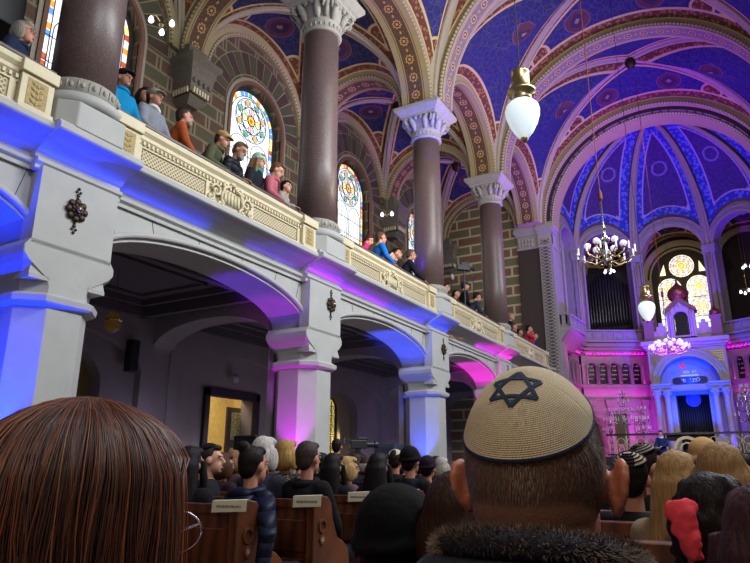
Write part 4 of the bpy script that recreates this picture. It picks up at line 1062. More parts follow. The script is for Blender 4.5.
# lettering as strokes, right to left
GL = {'d': [[(0, 1), (1, 1)], [(.8, 1), (.8, 0)]], 'ayin': [[(0, 1), (.25, .3)], [(1, 1), (.6, .2), (0, 0)]], 'l': [[(0, 1.4), (.05, 1), (.9, 1), (.8, .5), (.3, 0)]], 'p': [[(.1, .6), (.1, 1), (.9, 1), (.9, 0), (0, 0)], [(.1, .6), (.5, .6)]],
      'n': [[(.3, 1), (.8, 1), (.8, 0), (.1, 0)]], 'y': [[(.4, 1), (.8, 1), (.8, .6)]], 'm': [[(0, 0), (.1, .7), (0, 1)], [(.1, .7), (.4, 1), (.9, .8), (.9, 0), (.5, 0)]], 'a': [[(0, 1), (1, 0)], [(.9, 1), (.7, .5)], [(.3, .6), (.1, 0)]],
      't': [[(0, 0), (.2, .05), (.2, 1)], [(.1, 1), (.9, 1), (.9, 0)]], 'h': [[(.2, .7), (.2, 0)], [(.1, 1), (.9, 1), (.9, 0)]], 'w': [[(.4, 1), (.7, 1), (.7, 0)]], ' ': []}
def hebrew(mb, F, word, x_right, z, h, n, rad):
    x = x_right
    for ch in word:
        w_ = h*(.45 if ch in ('y', 'w') else .7)
        for st in GL[ch]: mb.tube([F(x-w_+w_*a, z+h*b, n) for a, b in st], rad, 4)
        x -= w_+h*.22
m = MB(); hebrew(m, FP, ['l', 'p', 'n', 'y', ' ', 'm', 'y'], .48, 5.64, .16, -.47, .016); m.build('lettering', plain('gilt_white_lettering', '#d8d6c8', .4, es=.3, em='#d8d6c8'), tb)
m = MB(); hebrew(m, FP, ['d', 'ayin', ' ', 'a', 't', 'h'], .34, 6.1, .12, -.54, .014); extrude(m, FP, [(-.42, 5.95), (.42, 5.95), (.42, 6.01), (-.42, 6.01)], -.56, -.53); m.build('lettering', plain('gilt_white_lettering', '#d8d6c8', .4), t_)
m = MB(); extrude(m, FP, [(-.8, 1.75), (.8, 1.75), (.8, 5.1), (-.8, 5.1)], -1.28, -1.2)
for j in range(14): P0 = FP(-.75+j*.115, 0, -1.15); m.tube([(P0.x, P0.y, 1.8), (P0.x, P0.y, 5.1)], .05, 6)
cu_ = m.build('ark_curtain', plain('dark_navy_curtain', '#0b0c18', .6), t_, smooth=True)
m = MB(); arch_ring(m, FP, (.0, 4.75), .28, .36, -1.1, -1.06, 0, 360, 24); arch_ring(m, FP, (.0, 4.75), 0.02, .26, -1.1, -1.08, 0, 360, 24); m.build('emblem', plain('blue_embroidery', '#3a4fb0', .6), cu_)
# superstructure with onion dome
SY = PY-.2
t2 = thing('ark_turret', 'gabled turret with a coppery onion dome rising in front of the rose window', 'turret', (-2.38, SY+.4, 7.8))
m = MB(); F2 = Fr((0, -.35, 0), (1, 0, 0), (0, -1, 0))
arch_wall(m, F2, -.68, .68, .1, 1.75, -.75, 0, [(0, .36, 1.15, .36, .2)], 14)
m.build('wall_block', MARB, t2)
m = MB(); extrude(m, F2, [(-.3, .2), (.3, .2), (.3, 1.5), (-.3, 1.5)], -.3, -.2); nb = m.build('niche_glass', plain('black_niche_glass', '#0c0c10', .3), t2)
m = MB()
for j in range(5): m.tube([F2(-.34, .3+.22*j, -.1), F2(.34, .3+.22*j, -.1)], .012, 4)
for j in range(3): m.tube([F2(-.17+.17*j, .2, -.1), F2(-.17+.17*j, 1.4, -.1)], .012, 4)
m.build('grille', IRON, nb)
m = MB(); extrude(m, F2, [(-.8, 1.6), (0, 2.3), (.8, 1.6), (.8, 1.48), (.64, 1.48), (0, 2.0), (-.64, 1.48), (-.8, 1.48)], -.8, .1); m.build('gable', plain('rose_copper_roof', '#7a5450', .5, .4), t2)
m = MB(); extrude(m, F2, [(-.64, 1.5), (0, 2.05), (.64, 1.5)], -.7, -.02); m.build('gable_wall', MARB, t2)
for s in (-1, 1):
    m = MB(); m.lathe([(.08, .1), (.06, .2), (.06, 1.3), (.09, 1.45)], (s*.5, -.42, 0), 10); m.build('colonnette', MARB, t2, smooth=True)
m = MB(); m.lathe([(.34, 2.0), (.34, 2.12), (.48, 2.3), (.54, 2.5), (.50, 2.68), (.36, 2.86), (.2, 2.98), (.09, 3.1), (.04, 3.25)], (0, 0, 0), 24); dm = m.build('onion_dome', COPPER, t2, smooth=True)
m = MB(); m.lathe([(.02, 3.2), (.07, 3.3), (.02, 3.38), (.015, 3.6)], (0, 0, 0), 8); m.build('finial', COPPER, dm, smooth=True)
m = MB(); m.lathe([(.42, 1.75), (.42, 2.0), (.36, 2.02)], (0, 0, 0), 8); m.build('drum', MARB, t2)
for s, lb in ((-1, 'small stone turret with copper cap left of the domed turret'), (1, 'small stone turret with copper cap right of the domed turret, by the balustrade')):
    t3 = thing('corner_turret', lb, 'turret', (-2.38+s*1.62, SY+.3, 7.8), group='corner turrets of the ark')
    m = MB(); m.ring_loft([sq_ring(0, 0, r, r, z) for r, z in [(.3, 0), (.3, .12), (.24, .15), (.24, 1.0), (.3, 1.08), (.3, 1.15)]]); m.build('shaft', plain('reddish_stone', '#7c5d5c', .6), t3)
    m = MB(); m.lathe([(.26, 1.15), (.28, 1.28), (.22, 1.42), (.1, 1.52), (.03, 1.65), (.02, 1.8)], seg=16); m.build('cap', COPPER, t3, smooth=True)
    t3 = thing('stepped_parapet', 'little stepped stone parapet %s of the domed turret' % ('left' if s < 0 else 'right'), 'parapet', (-2.38+s*1.03, SY+.4, 7.8))
    m = MB(); F3 = Fr((0, -.2, 0), (1, 0, 0), (0, -1, 0)); extrude(m, F3, [(-.36, 0), (.36, 0), (.36, .55), (.22, .55), (.22, .8), (.1, .8), (.1, 1.0), (-.1, 1.0), (-.1, .8), (-.22, .8), (-.22, .55), (-.36, .55)], -.3, 0)
    for q in (-.18, .18): arch_ring(m, F3, (q, .3), .06, .1, 0, .04, 0, 360, 10)
    m.build('crest', MARB, t3)
light('SPOT', 'ark_spot', (-2.4, 34.2, 1.9), (-2.4, 37.4, 6.1), 3600, (.0, .05, 1), .1, 64, .5)
light('SPOT', 'ark_spot', (-2.4, 36.55, 5.75), (-2.4, 37.5, 6.15), 150, (.0, .04, 1), .05, 150, .5)
for x, y, tx, ty, c, e in [(-5.2, 34.2, -6.3, 37, MAG, 750), (-4.7, 35.9, -4.9, 37.6, (.8, .0, 1), 330), (-4.1, 35.6, -4.1, 37.2, (.04, .0, 1), 300), (-.7, 35.6, -.6, 37.2, (.04, .0, 1), 300), (.4, 35.3, .9, 37.2, (.3, .0, 1), 480), (-6.4, 34.0, -7.6, 34.4, MAG, 120)]:
    light('SPOT', 'stage_uplight', (x, y, 1.95), (tx, ty, 3.9), e, c, .08, 80, .7)
for i in range(5):                                                # LED strips under the balcony and on the ledge below the little windows
    A, B = V((*PV[i], 0)), V((*PV[i+1], 0)); U = (B-A).normalized(); N = V((U.y, -U.x, 0)); L = (B-A).length
    if N.dot(V((XC, 34, 0))-A) < 0: N = -N
    for z, n, e, tilt in ((7.38, -.2, 30, .5), (5.76, -.2, 12, -.05), (5.0, -.2, 22, .3)):
        if i == 2 and z < 7: continue
        d = bpy.data.lights.new('apse_led_strip', 'AREA'); d.shape = 'RECTANGLE'; d.size = L*.95; d.size_y = .03; d.energy = e*(.6 if i == 0 else 1); d.color = [(1, .0, .75), (.95, .0, .85), (.5, .0, 1), (.9, .0, .9), (.8, 0, 1)][i]
        o = bpy.data.objects.new('apse_led_strip', d); COL.objects.link(o); dirv = (V((0, 0, 1))+N*tilt).normalized(); zax = -dirv; yax = zax.cross(U)
        M3 = Matrix((U, yax, zax)).transposed().to_4x4(); M3.translation = (A+B)/2+N*n+V((0, 0, z)); o.matrix_world = M3
light('AREA', 'apse_fill', (-2.5, 28.5, 15.5), (-3.5, 38, 9.5), 130, (1, .88, .78), 2.5)  # warm white fill added below the nave vault for the upper apse

light('SPOT', 'balcony_uplight', (-6.7, 33.0, 5.2), (-7.4, 33.2, 7.8), 160, MAG, .04, 70)
light('SPOT', 'railing_fill', (-2.5, 24, 5.5), (-2.5, 30, 2.2), 800, (1, .9, .95), .2, 60)  # fill light added so the railing scrollwork shows
# floor platforms -----------------------------------------------------------
m = MB(); m.box(-7.6, 2.6, 27.6, 38, 0, .55); m.box(-7.6, 2.6, 28.2, 38, .55, 1.1); m.box(-7.4, 2.4, 30, 38, 1.1, 1.75); struct(m.build('floor', plain('stage_carpet', '#2a1c24', .9)))
# bimah railing
t_ = thing('altar_railing', 'gilded openwork railing with a dark top rail across the raised platform', 'railing', (0, 30.1, 1.75))
GILT = plain('pale_gilt_metal', '#b5a688', .4, .2)
m = MB(); m.box(-5.5, 2.4, -.06, .06, .88, .96); m.box(-5.5, 2.4, -.03, .03, .06, .12); m.build('top_rail', plain('black_rail', '#141016', .4), t_)
m = MB(); FB = Fr((0, 0, 0), (1, 0, 0), (0, -1, 0))
for j in range(20):
    u = -5.3+.4*j
    if -3.0 < u < -1.6: continue
    for z, r in ((.62, .17), (.3, .12)): arch_ring(m, FB, (u, z), r-.025, r, -.02, .02, 0, 360, 12)
    arch_ring(m, FB, (u, .45), .05, .08, -.02, .02, 0, 360, 8); m.tube([(u+.2, 0, .1), (u+.2, 0, .9)], .02, 6)
m.build('scrollwork', GILT, t_)
t_ = thing('reading_desk', 'gilded arched reading desk in the middle of the railing', 'lectern', (-2.3, 29.7, 1.1))
m = MB(); FB = Fr((0, 0, 0), (1, 0, 0), (0, -1, 0)); arch_ring(m, FB, (0, .95), .38, .5, -.05, .05, 0, 180, 18); arch_ring(m, FB, (0, .95), .2, .26, -.05, .05, 0, 180, 14); m.box(-.6, -.5, -.1, .1, 0, .95); m.box(.5, .6, -.1, .1, 0, .95); m.build('arch', GILT, t_)
m = MB(); m.box(-.6, .6, -.05, .3, 0, .85); m.build('body', plain('dark_desk_wood', '#1d1416', .5), t_)
m = MB(); m.box(-.9, .9, .5, .9, 1.3, 1.55); m.build('top_cloth', plain('black_cloth', '#0b090d', .8), t_)
# candelabra
def candelabrum(loc, H, label, tiers=4, w_=.7):
    t_ = thing('candelabrum', label, 'candelabrum', loc, group='silver candelabra on the platform')
    m = MB(); m.lathe([(.22, 0), (.2, .06), (.06, .12), (.035, .3), (.07, .6), (.03, .8), (.03, H*.5), (.07, H*.55), (.025, H*.62), (.02, H)], seg=12); m.build('stem', SILVER, t_, smooth=True)
    for k in range(tiers):
        z = H*(.55+.4*k/(tiers-1)) if tiers > 1 else H*.8; rr = w_*(1-.22*k)/2*1.3
        n_ = 8 if k < 2 else 6
        for j in range(n_):
            a = 2*pi*j/n_+k*.4; c, s = cos(a), sin(a)
            m = MB(); m.tube([(0, 0, z-.1), (rr*.5*c, rr*.5*s, z-.2), (rr*c, rr*s, z-.06), (rr*c, rr*s, z+.02)], .012, 5); m.lathe([(.015, z), (.04, z+.02), (.02, z+.03)], (rr*c, rr*s, 0), 8)
            ar = m.build('arm', SILVER, t_, smooth=True)
            m = MB(); m.lathe([(.016, z+.02), (.016, z+.18)], (rr*c, rr*s, 0), 8); m.build('candle', plain('white_candle', '#cfcad8', .5), ar)
    return t_
p0 = on_y(627, 440, 31.0); candelabrum((p0.x, 31.0, 1.75), 2.9, 'tall silver candelabrum with many candles right of the cream skullcap')
p0 = on_y(645, 440, 32.0); candelabrum((p0.x, 32.0, 1.75), 2.2, 'shorter silver candelabrum between the taller one and the ark portal', 3, .5)
p0 = on_y(752, 440, 31.0); candelabrum((p0.x, 31.0, 1.75), 2.9, 'silver candelabrum cut by the right edge')
p0 = on_y(612, 440, 33.5); candelabrum((p0.x, 33.5, 1.75), 2.3, 'silver candelabrum half hidden by the cream skullcap', 3, .6)
# wooden board between the candelabra
t_ = tag((lambda mm: (mm.box(-.3, .3, -.03, .03, 0, .04), mm.box(-.3, .3, -.03, .03, .6, 2.0), mm.box(-.27, -.22, -.03, .03, 0, .7), mm.box(.22, .27, -.03, .03, 0, .7), mm.build('notice_board', plain('bronze_board', '#6e5a44', .5)))[-1])(MB()), 'brown upright board behind the tall candelabrum', 'board'); p0 = on_y(622, 430, 32.6); t_.location = (p0.x, 32.6, 1.75)

# ---- hanging lamps ---------------------------------------------------------
def axis_pt(u, v, x=XC): return on_x(u, v, x)
def pendant(u, v, ztop, label, sc=1.08):
    P = axis_pt(u, v); t_ = thing('pendant_lamp', label, 'pendant lamp', P, group='opal pendant lamps on the nave axis'); t_.scale = (sc,)*3
    m = MB(); m.lathe([(.03, -.34), (.065, -.315), (.14, -.22), (.21, -.08), (.25, .05), (.257, .13), (.24, .2), (.19, .26), (.12, .3)], seg=32); m.build('globe', OPAL, t_, smooth=True)
    m = MB(); m.lathe([(.01, -.40), (.03, -.38), (.06, -.335), (.055, -.31), (.03, -.30)], seg=14); m.build('finial', BRASS, t_, smooth=True)
    m = MB(); m.lathe([(.13, .27), (.15, .34), (.145, .40), (.21, .43), (.215, .47), (.17, .50), (.14, .53), (.135, .76), (.145, .78), (.135, .81), (.03, .81), (.02, .9)], seg=28)
    fit = m.build('brass_fitting', BRASS, t_, smooth=True)
    m = MB(); m.lathe([(.17, .425), (.21, .45), (.17, .475)], seg=28); m.build('ring', IRON, fit, smooth=True)
    H = (ztop-P.z)/sc; m = MB(); m.tube([(0, 0, .88), (0, 0, H)], .009, 5); m.build('hanging_chain', LEAD, t_)
    return t_
pendant(523, 119, 19.0, 'large opal glass pendant lamp with brass fitting hanging at the top centre')
pendant(647, 311, 19.3, 'smaller looking opal pendant lamp hanging left of the copper onion dome')
REDC = plain('dark_red_cord', '#5a1010', .7)
def chandelier(u, v, ztop, label, R=.62, rod=1.4, n1=6, n2=12, cord=REDC, globes=True, glass=None):
    P = axis_pt(u, v); t_ = thing('chandelier', label, 'chandelier', P); glass = glass or CRYST
    m = MB(); m.lathe([(.0, -.34), (.05, -.3), (.09, -.2), (.05, -.1), (.12, 0), (.05, .1), (.04, .3), (.08, .42), (.03, .5), (.03, .62), (.07, .66), (.022, .72), (.022, rod)], seg=16)
    for j in range(6): a = 2*pi*j/6; m.ell((.1*cos(a), .1*sin(a), .35), (.04, .04, .06), 6, 5)
    m.build('stem', SILVER, t_, smooth=True)
    for j in range(n1):
        a = 2*pi*j/n1+.2; c, s = cos(a), sin(a); r = R*.62
        m = MB(); m.tube([(.05*c, .05*s, 0), (r*.5*c, r*.5*s, -.12), (r*c, r*s, .02), (r*c, r*s, .12)], .016, 6); m.lathe([(.02, .1), (.05, .13), (.05, .15)], (r*c, r*s, 0), 8); ar = m.build('arm', BRASS, t_, smooth=True)
        m = MB(); m.ell((r*c, r*s, .22), (.085, .085, .08), 14, 10); m.build('glass_globe', glass, ar, smooth=True)
    for j in range(n2):
        a = 2*pi*j/n2; c, s = cos(a), sin(a); r = R
        m = MB(); m.tube([(.05*c, .05*s, -.15), (r*.4*c, r*.4*s, -.3), (r*.8*c, r*.8*s, -.22), (r*c, r*s, -.1)], .013, 6); m.ell((r*.55*c, r*.55*s, -.2), .035, 6, 5); m.lathe([(.015, -.1), (.045, -.08), (.02, -.07)], (r*c, r*s, 0), 8); ar = m.build('arm', BRASS, t_, smooth=True)
        m = MB(); m.lathe([(.02, -.07), (.02, .1), (.008, .12)], (r*c, r*s, 0), 8); m.build('candle', glass, ar)
    m = MB(); m.tube([(0, 0, rod), (0, 0, ztop-P.z)], .014, 5); m.lathe([(.02, rod-.02), (.06, rod+.05), (.05, rod+.22), (.02, rod+.3)]); m.build('cord', cord, t_)
    return t_
chandelier(606, 253, 19.0, 'silver chandelier with opal globes and candle tubes hanging above the crowd at upper right', R=.68)
t_ = chandelier(669, 347, 19.45, 'white globe cluster chandelier hanging in front of the ark lunette', R=.8, rod=2.2, n1=10, n2=14)
for j in range(9):
    a = 2*pi*j/9; m = MB(); m.tube([(0, 0, .1), (.62*cos(a), .62*sin(a), .0)], .014, 5); ar = m.build('arm', SILVER, t_); m = MB(); m.ell((.66*cos(a), .66*sin(a), .05), (.1, .1, .1), 10, 8); m.build('glass_globe', CRYST, ar, smooth=True)
P = on_y(682, 366, 34.1); t_ = thing('eternal_lamp', 'little red hanging lamp in front of the blue lunette', 'lamp', P)
m = MB(); m.lathe([(.02, -.14), (.08, -.08), (.1, .02), (.07, .1)], seg=12); m.build('cup', plain('red_lamp_glass', '#a01828', .3, es=.8, em='#c01830'), t_, smooth=True)
m = MB(); m.tube([(0, 0, .1), (0, 0, BOSS.z-P.z-.4)], .01, 4); m.build('hanging_chain', LEAD, t_)
# ceiling-hung black loudspeaker at top left
P = on_x(2, 8, -9.6); t_ = thing('hanging_loudspeaker', 'black loudspeaker cabinet cut by the top left corner', 'loudspeaker', P)
m = MB(); m.box(-.35, .3, -.35, .22, -.42, .55); m.build('cabinet', BLACKM, t_, bevel=.02); m = MB(); m.tube([(0, 0, .5), (0, 0, 3)], .02, 6); m.build('bracket', BLACKM, t_)
# floor loudspeakers and camera
P = on_x(252, 444, -9.2); t_ = thing('stage_loudspeaker', 'black box loudspeaker standing in the aisle left of the magenta-lit pier', 'loudspeaker', (P.x, P.y, 0))
m = MB(); m.box(-.3, .3, -.25, .25, 1.25, 1.9); m.build('cabinet', BLACKM, t_, bevel=.02); m = MB(); m.tube([(0, 0, 0), (0, 0, 1.3)], .025, 8); [m.tube([(0, 0, .5), (.4*cos(a), .4*sin(a), 0)], .015, 6) for a in (0, 2.1, 4.2)]; m.build('stand', BLACKM, t_)
P = on_x(389, 450, -9.6); t_ = thing('stage_loudspeaker', 'blue-grey box loudspeaker in the second arch, left of the violet-blue pier', 'loudspeaker', (P.x, P.y, 0))
m = MB(); m.box(-.35, .35, -.3, .3, .0, 1.95); m.build('cabinet', plain('blue_grey_cabinet', '#39425a', .6), t_, bevel=.02); m = MB(); m.box(-.3, .3, -.32, -.3, .2, 1.85); m.build('grille', plain('dark_speaker_grille', '#2b3144', .7), t_)
P = on_x(358, 452, -8.6); t_ = thing('video_camera', 'video camera on a tripod under the second arch', 'camera', (P.x, P.y, 0), .9)
z = 1.72
m = MB(); m.box(-.22, .22, -.09, .09, z, z+.2); m.box(-.02, .25, -.06, .06, z+.2, z+.27); m.build('camera_body', BLACKM, t_, bevel=.015)
m = MB(); m.lathe([(.07, 0), (.07, .2), (.09, .22), (.09, .3)], (.22, 0, z+.1), 14, R=Matrix.Rotation(pi/2, 3, 'Y')); m.build('lens', BLACKM, t_); m = MB(); m.box(-.36, -.2, -.06, .06, z+.12, z+.26); m.build('viewfinder', BLACKM, t_)
m = MB(); [m.tube([(0, 0, z-.1), (.45*cos(a), .45*sin(a), 0)], .018, 6) for a in (0.3, 2.4, 4.5)]; m.lathe([(.07, z-.15), (.07, z)]); m.tube([(0, 0, z-.05), (-.5, .1, z-.25)], .012, 5); m.build('tripod', BLACKM, t_)
# ================================================================== PEWS
def pew_group(x0, x1, y, end_right, end_left, label, note=True, endlabel=None):
    t_ = thing('wooden_pew', label, 'pew', (0, y, 0), group=None)
    m = MB(); m.ring_loft([[(x, -.03, .12), (x, .01, .12), (x, .05, .92), (x, .08, .94), (x, .08, 1.0), (x, -.01, 1.0), (x, -.01, .94), (x, .0, .92)] for x in (x0, x1)]); m.build('backrest', PEW, t_, bevel=.005)
    m = MB(); m.box(x0, x1, -.05, -.02, .5, .55)
    n_ = max(2, int((x1-x0)/.8))
    for j in range(n_):
        a, b = x0+(x1-x0)*j/n_+.08, x0+(x1-x0)*(j+1)/n_-.08; m.box(a, b, -.045, -.01, .2, .46); m.box(a, b, -.03, .0, .6, .84)
    m.build('raised_panels', PEW, t_, bevel=.006)
    m = MB(); m.box(x0, x1, .0, .46, .40, .44); m.build('seat', PEW, t_, bevel=.006)
    for on, x in ((end_right, x1), (end_left, x0)):
        if not on: continue
        m = MB(); F = Fr((x-.035, 0, 0), (0, 1, 0), (1, 0, 0))
        pts = [(-.08, 0), (.48, 0), (.48, .40), (.44, .60), (.36, .66), (.27, .70), (.20, .84), (.17, .97), (.12, 1.02), (.04, 1.035), (-.04, 1.02), (-.08, .97)]
        extrude(m, F, pts, 0, .075); e = m.build('pew_end', PEW, t_, bevel=.008)
        m = MB(); F2 = Fr((x+.042, 0, 0), (0, 1, 0), (1, 0, 0))
        for (u, w_, r) in [(.04, .80, .055), (.04, .70, .04)]: arch_ring(m, F2, (u, w_), r-.018, r, 0, .01, 0, 360, 14)
        m.build('carving', PEW, e)
        m = MB(); m.lathe([(.022, 0), (.022, .008)], F2(.04, .70), 14, R=Matrix.Rotation(pi/2, 3, 'Y')); m.build('number_plate', plain('enamel_number_plate', '#8d8378', .4), e)
    return t_
# reserved-seat notes draped over the pew ends
def note(x, y, w_, h, label, rz=0):
    t_ = thing('paper_note', label, 'paper note', (x, y, 1.03), rz+.25, group='paper notes on the pew ends')
    m = MB(); m.add([(-w_/2, -.085, 0), (w_/2, -.085, .01), (w_/2, -.09, -h), (-w_/2, -.09, -h-.01)], [(0, 1, 2, 3)]); m.add([(-w_/2, -.085, .001), (w_/2, -.085, .011), (w_/2, -.05, .014), (-w_/2, -.05, .004)], [(0, 1, 2, 3)])
    s = m.build('sheet', plain('cream_paper', '#c4bda6', .8, bump=0), t_)
    so = s.modifiers.new('Solidify', 'SOLIDIFY'); so.thickness = .002
    m = MB(); r = random.Random(int(x*100+y*10)); u = -w_*.36
    while u < w_*.34:
        d = r.choice((.008, .012, .016)); m.box(u, u+d*.8, -.0925, -.0905, -h*.62, -h*.42); u += d*1.25
    m.build('handwriting', plain('grey_ink', '#6a655c', .9, bump=0), t_)
XE = -3.15
rowsL = [(2.73, 'left-hand pew hidden behind the auburn-haired woman'), (3.64, 'nearest left-hand pew, its rounded end with a paper note by the woman with the bun'), (4.55, 'second left-hand pew, its end with a paper note behind the man in a dark coat'), (5.46, 'third left-hand pew, in front of the grey headband wearer'), (6.37, 'fourth left-hand pew, its end with a paper note right of the black knitted hat'), (7.28, 'fifth left-hand pew beyond the black knitted cap')]
ROWL = [r[0] for r in rowsL]+[8.2+.92*j for j in range(12)]; ROWR = [1.25, 2.6, 3.5]+[4.4+.92*j for j in range(15)]
for i, (y, lb) in enumerate(rowsL): pew_group(-6.9, XE, y, True, False, lb)
for y in ROWL[6:]: pew_group(-6.9, XE, y, True, False, 'distant left-hand pew lost behind the seated crowd')['group'] = 'distant left-hand pews'
pew_group(-1.1, 3.2, .12, False, False, 'pew directly in front of the camera, below the picture')
for i, (y, lb) in enumerate([(1.25, 'pew behind the skullcap wearer, below the picture'), (2.6, 'right-hand pew whose back shows under the striped skullcap wearer'), (3.5, 'right-hand pew just ahead, glimpsed left of the beige coat')]): pew_group(-.95, 3.2, y, False, True, lb)
for y in ROWR[3:]: pew_group(-.95, 3.2, y, False, True, 'distant right-hand pew hidden by the crowd')['group'] = 'distant right-hand pews'
note(XE-.03, 3.61, .26, .065, 'paper note slung over the nearest pew end by the woman with the bun')
note(XE-.03, 4.52, .24, .075, 'paper note on the second pew end, behind the man in a dark coat')
note(XE-.10, 5.43, .2, .07, 'paper note half hidden by the black knitted cap')
note(XE-.03, 6.34, .2, .09, 'paper note on the fourth pew end, right of the man in the black hat')

# ================================================================== PEOPLE
def skin(c): return plain('skin_'+c.strip('#'), c, .55, nz=30, amt=.08, bump=.05)
SK = '#b57e68'; SK2 = '#c9957c'
def fabric(c, quilt=False, nm='cloth_'):
    key = nm+c.strip('#')+('q' if quilt else '')
    if key in _mc: return _mc[key]
    t = NT(key); cc = hx(c); n = t.noise(14, 4); d = tuple(x*.7 for x in cc[:3])+(1,); l = tuple(min(1, x*1.25+.002) for x in cc[:3])+(1,)
    t.done(t.mix(n, d, l), .88, spec=.15)
    if quilt:
        p = t.new('ShaderNodeSeparateXYZ'); t.link(t.objc(), p.inputs[0]); s = t.math('ABSOLUTE', t.math('SINE', t.math('ADD', t.math('MULTIPLY', p.outputs[2], 32.0), t.math('MULTIPLY', t.noise(5), 2.0)))); t.bump(s, .9, .02); t.b.inputs['Roughness'].default_value = .5
    else: t.bump(t.noise(9, 4), .5, .03)
    _mc[key] = t.m; return t.m
def hairm(c):
    key = 'hair_'+c.strip('#')
    if key in _mc: return _mc[key]
    t = NT(key); cc = hx(c); wv = t.new('ShaderNodeTexNoise'); mp = t.new('ShaderNodeMapping'); mp.inputs['Scale'].default_value = (60, 60, 6); t.link(t.objc(), mp.inputs[0]); t.link(mp.outputs[0], wv.inputs['Vector']); wv.inputs['Scale'].default_value = 1.5
    t.done(t.mix(wv.outputs[0], tuple(x*.35 for x in cc[:3])+(1,), tuple(min(1, x*1.5) for x in cc[:3])+(1,)), .62, spec=.18); t.bump(wv.outputs[0], .7, .01)
    _mc[key] = t.m; return t.m
t = NT('houndstooth_wool'); ch = t.new('ShaderNodeTexChecker'); ch.inputs['Scale'].default_value = 70; t.link(t.objc(), ch.inputs['Vector'])
HOUND = t.done(t.mix(ch.outputs[1], hx('#16161a'), hx('#a8a294')), .9)
t = NT('sequin_jacket'); vo = t.new('ShaderNodeTexVoronoi'); vo.inputs['Scale'].default_value = 60; t.link(t.objc(), vo.inputs['Vector'])
SEQ = t.done(t.mix(t.step(vo.outputs[0], .35, .08), hx('#8f7a5a'), hx('#0d0d12')), .35)
def capsule(m, a, b, r0, r1, seg=10, n=5):
    a, b = V(a), V(b); pts = [a.lerp(b, i/n) for i in range(n+1)]; m.tube(pts, [r0+(r1-r0)*i/n for i in range(n+1)], seg); m.ell(a, r0, seg, 8); m.ell(b, r1, seg, 8)
def hand(m, w_, d, side, up=V((0, 0, 1)), curl=.5, s=1.0):
    """hand at wrist w_, pointing along d; palm plus five separate bent fingers"""
    d = V(d).normalized(); x = d.cross(up).normalized()*side; n = x.cross(d)*side
    pc = V(w_)+d*.05*s; m.ell(pc, (.042*s, .05*s, .018*s), 10, 8, R=Matrix((x, d, n)).transposed())
    for k, (o, L) in enumerate([(-.03, .062), (-.011, .075), (.010, .07), (.029, .054)]):
        p0 = V(w_)+d*.088*s+x*o*s; p1 = p0+(d*cos(curl*.5)-n*sin(curl*.5))*L*.45*s; p2 = p1+(d*cos(curl*1.4)-n*sin(curl*1.4))*L*.32*s; p3 = p2+(d*cos(curl*2.1)-n*sin(curl*2.1))*L*.28*s
        m.tube([p0-d*.02, p0, p1, p2, p3], [.0095*s, .0095*s, .009*s, .008*s, .006*s], 6)
    b0 = V(w_)+d*.03*s-x*.03*s; m.tube([b0, b0+(-x*.03+d*.02)*s, b0+(-x*.038+d*.045-n*.01)*s, b0+(-x*.032+d*.064-n*.02)*s], [.013*s, .011*s, .010*s, .007*s], 6)
